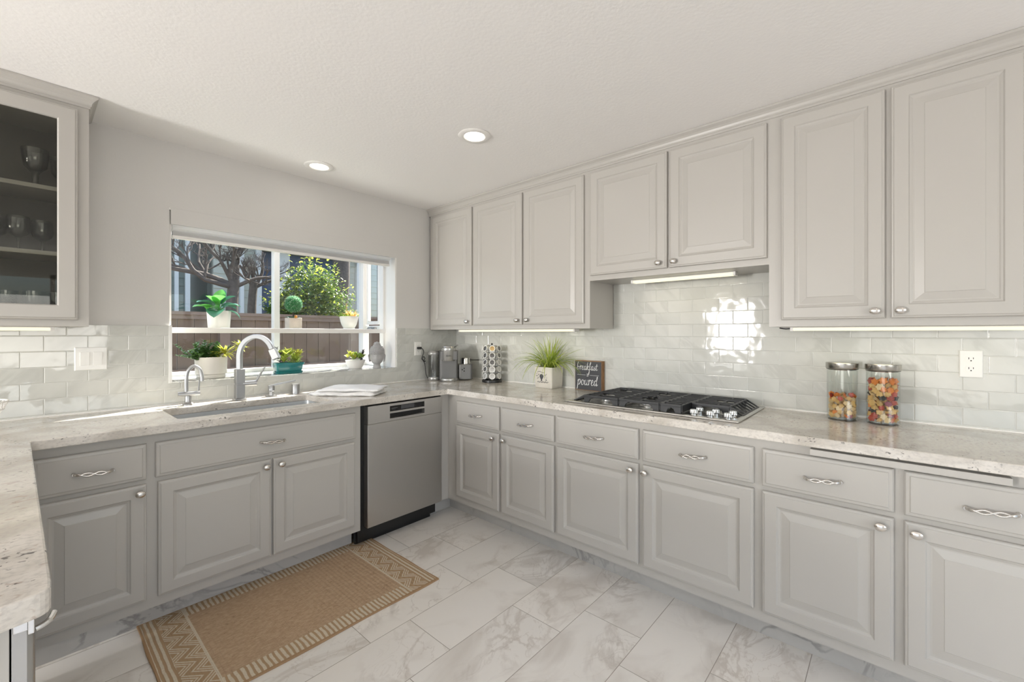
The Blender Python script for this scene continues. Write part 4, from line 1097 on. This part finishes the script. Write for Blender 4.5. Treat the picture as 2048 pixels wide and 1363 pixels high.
# ------------------------------------------------------------------ outlets and switches
def outlet(s, z, fn, label, w_=.069, plugged=False):
    r = thing('electrical_outlet', label, 'outlet', fn(s, .010, z), None)
    mb = MB(fn); panel(mb, s-w_/2, s+w_/2, z-.057, z+.057, .0102, [(0, 0), (0, .003), (.003, .006)]); mb.build('cover_plate', M_['plastic'], r)
    for k in (-1, 1):
        mb = MB(fn); zz = z+k*.0205; n = 24
        mb.loops([[(s+.0165*math.cos(2*PI*i/n), .0160+h, zz+max(-.0135, min(.0135, .0165*math.sin(2*PI*i/n)))) for i in range(n)] for h in (0, .0018)])
        so_ = mb.build('socket', M_['plastic'], r, smooth=30)
        mb = MB(fn); h = .0179
        mb.box(s-.0075, s-.0055, h, h+.0004, zz-.001, zz+.007); mb.box(s+.0055, s+.0075, h, h+.0004, zz, zz+.007); mb.tube([(s, h, zz-.007), (s, h+.0004, zz-.007)], .0024, 10)
        mb.build('slots', M_['black'], so_)
outlet(3.262, 1.183, FR, 'white duplex outlet on the tiled wall right of the pasta jars')
outlet(.437, 1.181, FL, 'white duplex outlet behind the coffee machine with a cord plugged in')
sw = thing('light_switch', 'white double rocker light switch on the tile left of the window', 'switch', FL(2.417, .010, 1.184))
mb = MB(FL); panel(mb, 2.358, 2.476, 1.127, 1.241, .0102, [(0, 0), (0, .003), (.003, .006)]); mb.build('cover_plate', M_['plastic'], sw)
for s in (2.394, 2.440):
    mb = MB(FL); mb.add([(s-.0165, .0160, 1.151), (s+.0165, .0160, 1.151), (s+.0165, .0160, 1.217), (s-.0165, .0160, 1.217), (s-.0165, .0185, 1.151), (s+.0165, .0185, 1.151), (s+.0165, .0225, 1.217), (s-.0165, .0225, 1.217)],
                        [(0, 1, 2, 3), (4, 5, 6, 7), (0, 1, 5, 4), (1, 2, 6, 5), (2, 3, 7, 6), (3, 0, 4, 7)]); mb.build('rocker', M_['plastic'], sw, bevel=.0008)

# ------------------------------------------------------------------ rug
RX0, RX1, RY0, RY1 = -2.307, -1.177, -1.208, -.495
rg = MB()
nx, ny = 60, 36; vt = []
for j in range(ny+1):
    for i in range(nx+1):
        x = RX0+(RX1-RX0)*i/nx; y = RY0+(RY1-RY0)*j/ny
        vt.append((x+.002*math.sin(y*19), y+.003*math.sin(x*11), .0085+.0006*math.sin(x*14)*math.cos(y*17)))
nT = len(vt); vb = [(a, b, .0008) for a, b, c in vt]; W_ = nx+1; fs = []
for j in range(ny):
    for i in range(nx):
        a = j*W_+i; fs += [(a, a+1, a+W_+1, a+W_), (nT+a, nT+a+W_, nT+a+W_+1, nT+a+1)]
bd = list(range(W_))+[(j+1)*W_-1 for j in range(1, ny+1)]+[ny*W_+i for i in range(nx-1, -1, -1)]+[j*W_ for j in range(ny-1, 0, -1)]
for k in range(len(bd)): a, b = bd[k], bd[(k+1) % len(bd)]; fs.append((a, b, nT+b, nT+a))
rg.add(vt+vb, fs)
tag(rg.build('rug', rug_mat(RX0, RY0, RX1-RX0, RY1-RY0), smooth=40), 'brown jute rug with cream striped and zigzag border on the floor', 'rug')

# ------------------------------------------------------------------ glassware
def glassware(x, y, z, prof, name, label, mt='stem'):
    mb = MB(); mb.lathe(prof, (x, y, z+.0006), 24); return tag(mb.build(name, M_[mt], smooth=50), label, 'glass', 'glassware in the glass cabinet')
WG = [(.034, 0), (.034, .002), (.006, .005), (.004, .012), (.004, .050), (.010, .056), (.030, .072), (.038, .095), (.036, .130), (.033, .145), (.0315, .145), (.034, .128), (.036, .095), (.028, .075), (.008, .062), (0, .060)]
GB = [(.030, 0), (.030, .003), (.012, .012), (.009, .030), (.012, .045), (.009, .055), (.018, .070), (.036, .090), (.042, .130), (.044, .165), (.042, .165), (.040, .130), (.034, .094), (.014, .074), (0, .072)]
TU = [(.028, 0), (.036, .095), (.0345, .095), (.0268, .006), (0, .005)]
z1, z2, z3 = 1.400, 1.667, 1.950
glassware(-2.606, -.20, z3, GB, 'goblet', 'grey stemmed goblet on the top shelf of the glass cabinet', 'stem')
glassware(-2.520, -.13, z3, GB, 'goblet', 'stemmed goblet at the right end of the top cabinet shelf')
for i, (x, y) in enumerate([(-2.585, -.16), (-2.655, -.21), (-2.72, -.16), (-2.78, -.21)]): glassware(x, y, z2, WG, 'wine_glass', 'clear stemmed wine glass on the middle shelf, %s' % ['nearest the window', 'second from the window', 'third from the window', 'fourth from the window'][i])
for i, (x, y) in enumerate([(-2.54, -.15), (-2.61, -.20), (-2.69, -.16), (-2.77, -.20)]): glassware(x, y, z1, TU, 'tumbler', 'clear tumbler on the cabinet floor, %s' % ['nearest the window', 'second from the window', 'third from the window', 'fourth from the window'][i])

# white lattice basket at the far left of the counter
bx, by = -2.795, -.20
bk = thing('lattice_bowl', 'white pierced metal bowl on the counter below the glass cabinet', 'bowl', (bx, by, CT))
mb = MB(); R0, H0 = .112, .115
prof = [(.045, .008), (.075, .040), (.100, .078), (.112, .080), (.112, .112)]
n = 36
for k in range(n):
    a = 2*PI*k/n
    mb.tube([(bx+r*math.cos(a), by+r*math.sin(a), CT+z) for r, z in prof[:3]], .0016, 5)
    a2 = a+2*PI/n
    for aa, bb in ((a, a2), (a2, a)):
        mb.tube([(bx+.101*math.cos(aa), by+.101*math.sin(aa), CT+.080), (bx+.112*math.cos(bb), by+.112*math.sin(bb), CT+.108)], .0015, 5)
for r, z, tr in ((.100, .078, .003), (.112, .110, .0035), (.075, .040, .002), (.045, .006, .005)):
    mb.tube([(bx+r*math.cos(2*PI*k/40), by+r*math.sin(2*PI*k/40), CT+z) for k in range(40)], tr, 8, closed=True)
mb.build('lattice', M_['white'], bk, smooth=50)
mb = MB(); mb.lathe([(.045, .001), (.045, .008), (0, .008)], (bx, by, CT), 24); mb.build('foot', M_['white'], bk)

# ------------------------------------------------------------------ window plants
SZ = WZ0+.0165; HZ = 1.3412
def rosette(mb, c, n, L, w_, lean, droop, rn, m=0, n_=4):
    for k in range(n):
        a = 2*PI*k/n*1.618*2+rn.uniform(-.2, .2); le = lean*rn.uniform(.3, 1.2)
        mb.blade(c, (math.cos(a)*le, math.sin(a)*le, 1), L*rn.uniform(.7, 1.1), w_, droop, n_, m, fold=.35)
def clamp_y(mb, lo=.02, hi=.425):
    for i, v in enumerate(mb.v):
        if v[1] > hi: mb.v[i] = (v[0], hi-(v[1]-hi)*.05, v[2])
def shoots(mb, base, spread, cnt, L, rn, m, leafL, leafW, up=1.0):
    # short stems clothed in small oval leaves
    for k in range(cnt):
        a = rn.uniform(0, 2*PI); d = Vector((math.cos(a)*spread*rn.uniform(.2, 1), math.sin(a)*spread*.45*rn.uniform(.2, 1), up)).normalized()
        p = Vector(base(rn)); LL = L*rn.uniform(.5, 1.1); st = int(LL/.007)+2
        for i in range(st):
            q = p+d*LL*i/st
            for s in (0, PI):
                aa = i*1.3+s
                mb.blade(q, (math.cos(aa), math.sin(aa), .55), leafL*rn.uniform(.7, 1.1), leafW, .3, 2, m, fold=.1)
# shelf: broad-leaf plant
r = thing('potted_plant', 'broad-leaved green plant in a tall white pot on the window shelf', 'potted plant', (-1.800, .27, HZ), 'plants in the garden window')
mb = MB(); mb.lathe([(.052, 0), (.060, .003), (.067, .115), (.064, .116), (.060, .10), (0, .10)], (-1.800, .27, HZ), 32); mb.build('pot', M_['potw'], r, smooth=40)
leaves = {'leafA': [((-.3, -.1, .55), .115, .075, .9), ((-.95, -.3, .25), .145, .080, .6), ((-.1, -.4, .7), .105, .07, .8), ((.75, .0, .45), .125, .035, 1.1), ((-.55, -.5, .25), .11, .07, 1.1), ((.1, .1, .9), .11, .07, .8)],
          'leafB': [((-.7, -.15, .5), .13, .075, .9), ((-.35, -.7, .0), .135, .090, 1.6), ((.35, -.2, .65), .125, .075, .9), ((.5, -.4, .4), .115, .075, 1.0), ((.75, -.3, .0), .13, .055, 1.8), ((.15, .1, .8), .12, .08, .8), ((.55, .2, .3), .12, .06, 1.2)]}
st = MB()
for mk, ls in leaves.items():
    mb = MB()
    for d, L, w_, dr in [(q[0], q[1]*.80, q[2]*1.12, q[3]*1.05) for q in ls]:
        dv = Vector(d); b0 = Vector((-1.800, .27, HZ+.10)); tip = b0+Vector((dv.x*.045, dv.y*.045, .012+.070*max(dv.z, .0)))
        st.tube([b0, (b0+tip)/2+Vector((0, 0, .01)), tip], .0025, 6)
        mb.blade(tip, (dv.x, dv.y, dv.z*.6+.15), L, w_, dr, 8, fold=.3, tip=.02)
    clamp_y(mb); mb.build('leaves', M_[mk], r, smooth=80, recalc=False)
st.build('stems', M_['leafA'], r, smooth=50)
# shelf: topiary ball
r = thing('topiary_ball', 'round clipped topiary ball in a concrete pot on the window shelf', 'potted plant', (-1.345, .27, HZ), 'plants in the garden window')
tx, ty = -1.335, .27
mb = MB(); mb.prism(rrect(tx-.046, tx+.046, ty-.046, ty+.046, .012), 2, HZ, HZ+.082); mb.build('pot', M_['potconc'], r, bevel=.003)
mb = MB(); mb.tube([(tx, ty, HZ+.08), (tx, ty, HZ+.14)], .006, 8); mb.build('stem', M_['bark'], r)
for mk, cnt, L in (('topi', 1500, .014), ('topi2', 700, .016)):
    mb = MB(); rn = random.Random(cnt)
    for k in range(cnt):
        zz = rn.uniform(-1, 1); a = rn.uniform(0, 2*PI); q = math.sqrt(1-zz*zz); d = Vector((q*math.cos(a), q*math.sin(a), zz))
        mb.blade(Vector((tx, ty, HZ+.183))+d*.052, d+Vector((rn.uniform(-.6, .6), rn.uniform(-.6, .6), rn.uniform(-.6, .6))), L, .005, .2, 1, tip=.5)
    mb.build('needles', M_[mk], r, recalc=False)
mb = MB(); mb.ball((tx, ty, HZ+.183), .052, 20, 14); mb.build('core', M_['topi'], r, smooth=60)
mb = MB(); rn = random.Random(9)
for k in range(60):
    a = rn.uniform(0, 2*PI); rr = rn.uniform(0, .04); mb.blade((tx+rr*math.cos(a), ty+rr*math.sin(a), HZ+.08), (math.cos(a), math.sin(a), .8), .028, .012, .8, 3)
mb.build('moss', M_['leafB'], r, recalc=False)
mb = MB(); mb.ball((tx-.002, ty-.046, HZ+.090), .011, 10, 7); mb.build('moss_flower', M_['moss'], r, smooth=60)
# shelf: peach succulent
r = thing('potted_succulent', 'peach and yellow succulent in a white tapered pot on the window shelf', 'potted plant', (-.905, .27, HZ), 'plants in the garden window')
qx, qy = -.905, .27
mb = MB(); mb.lathe([(.044, 0), (.046, .006), (.042, .009), (.060, .045), (.074, .105), (.070, .105), (.062, .09), (0, .09)], (qx, qy, HZ), 32); mb.build('pot', M_['potw'], r, smooth=30)
rn = random.Random(5); mb = MB()
for k in range(7): rosette(mb, Vector((qx-.0+rn.uniform(-.015, .065), qy+rn.uniform(-.035, .02), HZ+.095)), 10, .066, .019, 1.3, .1, rn)
for i in range(12): rosette(mb, Vector((qx-.022, qy, HZ+.10+i*.009)), 5, .014, .007, 2, .3, rn, n_=2)
clamp_y(mb); mb.build('succulent_leaves', M_['peach'], r, recalc=False)
mb = MB()
for k in range(5): rosette(mb, Vector((qx-.045+rn.uniform(-.02, .03), qy+rn.uniform(-.03, .02), HZ+.092)), 12, .058, .007, 1.3, .4, rn)
clamp_y(mb); mb.build('green_leaves', M_['grass2'], r, recalc=False)

# sill: ribbed planter with jade and yellow rosettes
r = thing('planter_box', 'wide ribbed cream planter of jade and yellow plants at left of the sill', 'potted plant', (-1.835, .17, SZ), 'plants in the garden window')
gx, gy = -1.868, .165
mb = MB(); rings = []; n = 96
for rr, z in ((.090, 0), (.094, .004), (.094, .022), (.091, .026), (.101, .027), (.105, .128), (.101, .130), (.096, .115)):
    rings.append([(gx+(rr+(.0012 if (k % 2 and z > .026) else 0))*.80*math.cos(2*PI*k/n), gy+(rr*.82+(.0012 if (k % 2 and z > .026) else 0))*math.sin(2*PI*k/n), SZ+z) for k in range(n)])
mb.loops(rings, cap1=True); mb.build('pot', M_['potribbed'], r, smooth=50)
rn = random.Random(12)
mb = MB()
shoots(mb, lambda q: (gx-.035+q.uniform(-.05, .05), gy+q.uniform(-.04, .04), SZ+.11), 1.0, 34, .115, rn, 0, .027, .015, .85)
shoots(mb, lambda q: (gx-.065+q.uniform(-.03, .03), gy+q.uniform(-.03, .03), SZ+.115), 1.9, 14, .13, rn, 0, .024, .012, .42)
clamp_y(mb)
for i, v in enumerate(mb.v): mb.v[i] = (max(v[0], -2.05), v[1], max(v[2], SZ+.07))
mb.build('jade_leaves', M_['succ'], r, recalc=False)
mb = MB()
for c, L in (((gx+.062, gy-.045, SZ+.150), .075), ((gx+.150, gy-.03, SZ+.190), .062), ((gx+.02, gy-.02, SZ+.14), .05)):
    for k in range(34):
        a = rn.uniform(0, 2*PI); e = rn.uniform(-.4, 1.2); mb.blade(c, (math.cos(a), math.sin(a), e), L*rn.uniform(.8, 1.25), .012, .5, 4, fold=.3)
    mb.tube([(gx+.05, gy, SZ+.11), c], .003, 6)
clamp_y(mb); mb.build('yellow_leaves', M_['yel'], r, recalc=False)
# sill: teal planter
r = thing('planter_box', 'teal glazed rectangular planter of mixed succulents in the middle of the sill', 'potted plant', (-1.43, .13, SZ), 'plants in the garden window')
ex_, ey_ = -1.428, .125
def rr_ring(hx, hy, z, rad=.012): return [(ex_+x, ey_+y, SZ+z) for x, y in rrect(-hx, hx, -hy, hy, rad, 3)]
mb = MB(); mb.loops([rr_ring(.083, .042, 0), rr_ring(.087, .045, .014), rr_ring(.084, .042, .014), rr_ring(.080, .038, .006)]); mb.build('saucer', M_['teal'], r, smooth=30)
mb = MB(); mb.loops([rr_ring(.078, .036, .0065), rr_ring(.088, .046, .060), rr_ring(.093, .050, .061), rr_ring(.095, .052, .074), rr_ring(.090, .047, .074), rr_ring(.084, .042, .062)]); mb.build('pot', M_['teal'], r, smooth=30)
rn = random.Random(21); mb = MB()
for k in range(12): rosette(mb, Vector((ex_+rn.uniform(-.05, .075), ey_+rn.uniform(-.035, .03), SZ+.078+rn.uniform(0, .055))), 11, .054, .017, 1.2, .2, rn)
shoots(mb, lambda q: (ex_+q.uniform(.02, .07), ey_+q.uniform(-.03, .03), SZ+.066), 1.8, 12, .075, rn, 0, .024, .005, .5)
mb.build('green_leaves', M_['grass'], r, recalc=False)
mb = MB()
for k in range(8): rosette(mb, Vector((ex_+rn.uniform(-.02, .08), ey_+rn.uniform(-.03, .03), SZ+.105+rn.uniform(0, .04))), 9, .044, .014, 1.3, .2, rn)
mb.build('yellow_leaves', M_['yel'], r, recalc=False)
mb = MB()
for k in range(6): rosette(mb, Vector((ex_-.066+rn.uniform(-.012, .02), ey_+rn.uniform(-.02, .02), SZ+.080+.016*k)), 8, .032, .014, 1.5, .4, rn)
mb.build('dusky_leaves', M_['dusk'], r, recalc=False)
# sill: white bowl
r = thing('potted_succulent', 'small succulents in a low white bowl pot beside the stone head', 'potted plant', (-.915, .12, SZ), 'plants in the garden window')
hx_, hy_ = -.925, .13
mb = MB(); mb.lathe([(.046, 0), (.050, .003), (.066, .030), (.078, .068), (.074, .068), (.064, .05), (0, .05)], (hx_, hy_, SZ), 32, sx=1.0, sy=.85); mb.build('pot', M_['potw'], r, smooth=30)
mb = MB()
for k in range(9): rosette(mb, Vector((hx_+rn.uniform(-.06, .05), hy_+rn.uniform(-.03, .03), SZ+.062+rn.uniform(0, .035))), 10, .046, .016, 1.2, .2, rn)
mb.build('green_leaves', M_['grass2'], r, recalc=False)
mb = MB()
for k in range(6): rosette(mb, Vector((hx_+rn.uniform(-.055, .005), hy_+rn.uniform(-.03, .03), SZ+.080+rn.uniform(0, .035))), 9, .040, .015, 1.2, .2, rn)
mb.build('yellow_leaves', M_['yel'], r, recalc=False)
mb = MB()
for k in range(7): rosette(mb, Vector((hx_+.048+.003*k, hy_, SZ+.06+.012*k)), 8, .026, .013, 1.5, .2, rn)
mb.build('dusky_leaves', M_['dusk'], r, recalc=False)

# stone head
def stone_head():
    cx, cy, z0 = -.765, .085, SZ
    r = thing('stone_head', 'grey stone head sculpture with curled hair at right end of the sill', 'sculpture', (cx, cy, z0))
    F = Vector((-.55, -.83, 0)); R = Vector((-F.y*-1, F.x*-1, 0)); R = Vector((.83, -.55, 0))
    fn = lambda a, b, z: (cx+R.x*a+F.x*b, cy+R.y*a+F.y*b, z0+z)
    prof = [(.034, .034, 0, 0), (.032, .032, .004, .0), (.027, .029, .020, 0), (.027, .030, .032, .002), (.030, .036, .036, .006), (.040, .048, .046, .008), (.048, .054, .062, .006), (.053, .056, .082, .003), (.056, .058, .105, 0), (.056, .059, .128, -.002), (.052, .056, .148, -.003), (.042, .046, .166, -.003), (.028, .032, .177, -.003), (.024, .026, .183, -.003), (.022, .024, .194, -.003), (.014, .016, .204, -.003), (.003, .003, .209, -.003)]
    n = 40; rings = []
    for a, b, z, off in prof:
        rg_ = []
        for k in range(n):
            t = 2*PI*k/n; x = a*math.cos(t); y = b*math.sin(t)+off
            if y > 0 and .035 < z < .125:
                w_ = max(0, 1-abs(x)/.05); y = y*(.90+.10*w_)
                y += .0055*math.exp(-(x/.006)**2)*max(0, 1-abs(z-.078)/.03)
                y += .003*math.exp(-(x/.013)**2-((z-.056)/.005)**2)
                y -= .004*math.exp(-((abs(x)-.02)/.009)**2-((z-.094)/.008)**2)
            rg_.append((x, y, z))
        rings.append(rg_)
    mb = MB(fn); mb.loops(rings); mb.build('head', M_['stone'], r, smooth=70)
    mb = MB(fn)
    for sgn in (-1, 1): mb.tube(catmull([(sgn*.054, 0, .105), (sgn*.062, -.002, .100), (sgn*.060, .0, .080), (sgn*.056, .002, .055), (sgn*.050, .002, .052)], 4), [.006]*17, 8)
    mb.build('ears', M_['stone'], r, smooth=60)
    mb = MB(fn)
    for i in range(9):
        z = .112+i*.011
        for (a, b, zz, off), (a2, b2, zz2, off2) in zip(prof, prof[1:]):
            if zz <= z <= zz2: break
        t_ = (z-zz)/(zz2-zz+1e-9); a = a+(a2-a)*t_; b = b+(b2-b)*t_; off = off+(off2-off)*t_
        m_ = max(6, int(2*PI*a/.0095))
        for k in range(m_):
            t = 2*PI*(k+.5*(i % 2))/m_; mb.ball((a*math.cos(t), b*math.sin(t)+off, z), .0053, 7, 5)
    mb.build('hair_curls', M_['stone'], r, smooth=60)
    mb = MB(fn)
    for sgn in (-1, 1):
        mb.tube(catmull([(sgn*.008, .0535, .099), (sgn*.019, .0525, .104), (sgn*.033, .0455, .100)], 4), .0016, 5)
        mb.tube(catmull([(sgn*.010, .0530, .088), (sgn*.020, .0515, .0865), (sgn*.032, .0450, .089)], 4), .0022, 5)
    mb.tube(catmull([(-.014, .0505, .055), (0, .0565, .0535), (.014, .0505, .055)], 4), .0022, 5)
    mb.build('face_lines', M_['stone'], r, smooth=60)
stone_head()

# ------------------------------------------------------------------ outdoors
GZ = -.2
struct(MB().box(-14, 16, .15, 30, GZ-.1, GZ).build('ground', M_['ground']))
fe = thing('fence', 'brown vertical board fence with flat cap outside the window', 'fence', (0, 2.3, GZ))
mb = MB(); x = -5.0
while x < 6.0:
    mb.box(x, x+.136, 2.30, 2.318, GZ, 1.480); x += .14
mb.build('boards', M_['fence'], fe)
mb = MB(); mb.box(-5, 6, 2.26, 2.36, 1.498, 1.530); mb.box(-5, 6, 2.275, 2.2995, 1.455, 1.498); mb.build('cap_rail', M_['fence2'], fe)
mb = MB(); mb.box(-5, 6, 2.262, 2.2995, .90, .95); mb.build('lower_rail', M_['fence2'], fe)
for x in (-3.5, -1.30, .9, 3.1): MB().box(x, x+.09, 2.21, 2.2995, GZ, 1.454).build('post', M_['fence2'], fe)

def siding(mb, x0, x1, y, z0, z1, step=.15):
    z = z0
    while z < z1:
        mb.add([(x0, y-.012, z), (x1, y-.012, z), (x1, y, z+step), (x0, y, z+step), (x0, y+.1, z), (x1, y+.1, z), (x1, y+.1, z+step), (x0, y+.1, z+step)],
               [(0, 1, 2, 3), (4, 5, 6, 7), (0, 1, 5, 4), (1, 2, 6, 5), (2, 3, 7, 6), (3, 0, 4, 7)]); z += step
ho = thing('neighbour_house', 'grey-green sided house with navy garage behind the fence', 'house', (1.2, 7, GZ))
mb = MB(); siding(mb, -.20, .56, 7.0, GZ, 5.2); siding(mb, 2.55, 5.5, 7.0, GZ, 5.2); mb.build('siding_wall', M_['siding'], ho)
mb = MB(); mb.box(-.20, 5.5, 7.4, 9.5, GZ, 5.2); mb.build('rear_block', M_['sidingd'], ho)
mb = MB()
for z in range(6): mb.box(.64, 2.6, 7.28, 7.36, GZ+z*.55, GZ+z*.55+.54)
mb.build('garage_door', M_['navy'], ho)
mb = MB(); mb.box(.56, 2.56, 6.6, 7.38, 3.16, 5.2); mb.build('soffit', M_['eave'], ho)
for x0_, x1_ in ((.24, .31), (.54, .64), (.98, 1.20), (2.78, 3.06)):
    MB().box(x0_, x1_, 6.9, 6.985, GZ, 5.2).build('corner_trim', M_['trimw'], ho)
h2 = thing('neighbour_house', 'dark sided house with pale trim at the left edge of the window view', 'house', (-2, 7, GZ))
mb = MB(); siding(mb, -4.5, -.62, 7.0, GZ, 4.6); mb.box(-4.5, -.62, 7.1, 9, GZ, 4.6); mb.build('siding_wall', M_['sidingd'], h2)
for x0_, x1_ in ((-.82, -.76), (-.66, -.585)): MB().box(x0_, x1_, 6.92, 6.985, GZ, 4.6).build('corner_trim', M_['trimw'], h2)
struct(MB().prism([(-10, GZ), (14, GZ), (14, 1.2), (6, 1.7), (0, 1.9), (-4, 1.4), (-10, .8)], 1, 17, 26).build('hill', M_['hill']))

def branch(mb, p, d, L, r, depth, rn, up=.25, kids=4):
    n = 5; pts = [p.copy()]; rs = [r]; q = p.copy(); dd = d.copy()
    for i in range(n):
        dd = (dd+Vector((rn.uniform(-.38, .38), rn.uniform(-.38, .38), rn.uniform(-.3, .3)+up*.2))).normalized()
        q = q+dd*L/n; pts.append(q.copy()); rs.append(r*(1-.42*(i+1)/n))
    mb.tube(pts, rs, 6 if depth > 1 else 4)
    if depth > 0:
        for k in range(kids+(1 if depth < 2 else 0)):
            t = rn.uniform(.45, 1); i = min(n, int(t*n)+0)
            nd = (dd+Vector((rn.uniform(-1, 1), rn.uniform(-1, 1)*.7, rn.uniform(-.35, .9)))).normalized()
            branch(mb, pts[i], nd, L*rn.uniform(.38, .70), rs[i]*.55, depth-1, rn, up, kids)
def bare_tree(x, y, trunk, th, limbs, seed, label):
    r = thing('bare_tree', label, 'tree', (x, y, GZ)); rn = random.Random(seed)
    mb = MB(); mb.tube(catmull([(x+.1, y, GZ), (x, y, th*.4), (x-.03, y, th*.75), (x, y, th)], 4), [trunk*(1.25-.3*i/12) for i in range(13)], 10); mb.build('trunk', M_['bark'], r, smooth=60)
    mb = MB()
    for d, L, rr in limbs: branch(mb, Vector((x, y, th-.10)), Vector(d).normalized(), L, rr, 4, rn)
    for i, v in enumerate(mb.v):
        if v[1] < 2.75: mb.v[i] = (v[0], 2.75+(2.75-v[1])*.1, v[2])
    mb.build('branches', M_['bark'], r, smooth=60)
bare_tree(-.80, 3.55, .07, 2.02, [((-1, 0, .75), .85, .040), ((-.9, .1, .25), .85, .036), ((-.25, 0, 1), .6, .034), ((.25, .1, 1), .55, .032), ((.9, 0, .55), .5, .028), ((-.6, 0, 1.1), .7, .030), ((.1, 0, 1), .45, .03)], 3, 'gnarled bare tree with spreading branches, behind the fence at left')
bare_tree(-.50, 3.75, .055, 2.05, [((-.7, 0, .9), .36, .028), ((.5, 0, .9), .40, .028), ((.1, 0, 1), .36, .028), ((.9, -.1, .5), .42, .026), ((-.3, 0, 1), .3, .02)], 11, 'bare pollarded tree in front of the siding, left of the window mullion')
def bush(cx, cy, zc, R, cnt, seed, label, mts=('bush', 'bush2'), sz=.052, nm_='bush'):
    r = thing(nm_, label, 'bush', (cx, cy, GZ)); rn = random.Random(seed)
    for mk, fr in zip(mts, (1, .14)):
        mb = MB()
        for k in range(int(cnt*fr)):
            d = Vector((rn.gauss(0, 1), rn.gauss(0, 1), rn.gauss(0, 1))).normalized()*rn.random()**.35
            lump = 1+.28*math.sin(d.x*7+seed)*math.cos(d.z*6+d.y*5)
            p = Vector((cx+d.x*R[0]*lump, max(2.55, cy+d.y*R[1]*lump), zc+d.z*R[2]*lump+(.0 if mk == 'bush' else R[2]*.25)))
            mb.blade(p, (rn.uniform(-1, 1), rn.uniform(-1, 1), rn.uniform(-.5, 1)), sz*rn.uniform(.7, 1.2), sz*.62, .6, 2, fold=.3)
        mb.build('foliage', M_[mk], r, recalc=False)
    mb = MB()
    for k in range(8): branch(mb, Vector((cx+rn.uniform(-.1, .1), cy, GZ)), Vector((rn.uniform(-.25, .25), 0, 1)).normalized(), (zc-GZ)*.8, .02, 1, rn, .25, 2)
    for i, v in enumerate(mb.v):
        if v[1] < 2.6: mb.v[i] = (v[0], 2.6, v[2])
    mb.build('stems', M_['bark'], r)
bush(.16, 3.35, 1.66, (.50, .42, .62), 6200, 2, 'leafy green shrub with yellow tips behind the fence, right pane')
bush(-.30, 3.2, 1.50, (.26, .3, .34), 2200, 6, 'small round shrub behind the fence beside the mullion')
bush(.62, 3.2, 1.42, (.28, .3, .22), 900, 9, 'low flowering shrub behind the fence, right end')
bush(1.75, 2.95, 1.55, (.5, .3, .75), 2200, 14, 'shrub seen through the side casement glass')
bush(-.15, 14.5, 1.6, (1.9, .7, .75), 2200, 18, 'distant dark tree clump between the two houses', ('dist', 'bush'), .2, 'distant_shrub')
tr = thing('tree', 'brown tree trunk behind the shrub at the right of the window', 'tree', (1.45, 5.2, GZ))
mb = MB(); mb.tube(catmull([(1.50, 5.2, GZ), (1.46, 5.2, 1.5), (1.52, 5.2, 2.6), (1.45, 5.2, 4.5)], 5), [.16]*16, 12); mb.build('trunk', M_['bark'], tr, smooth=60)
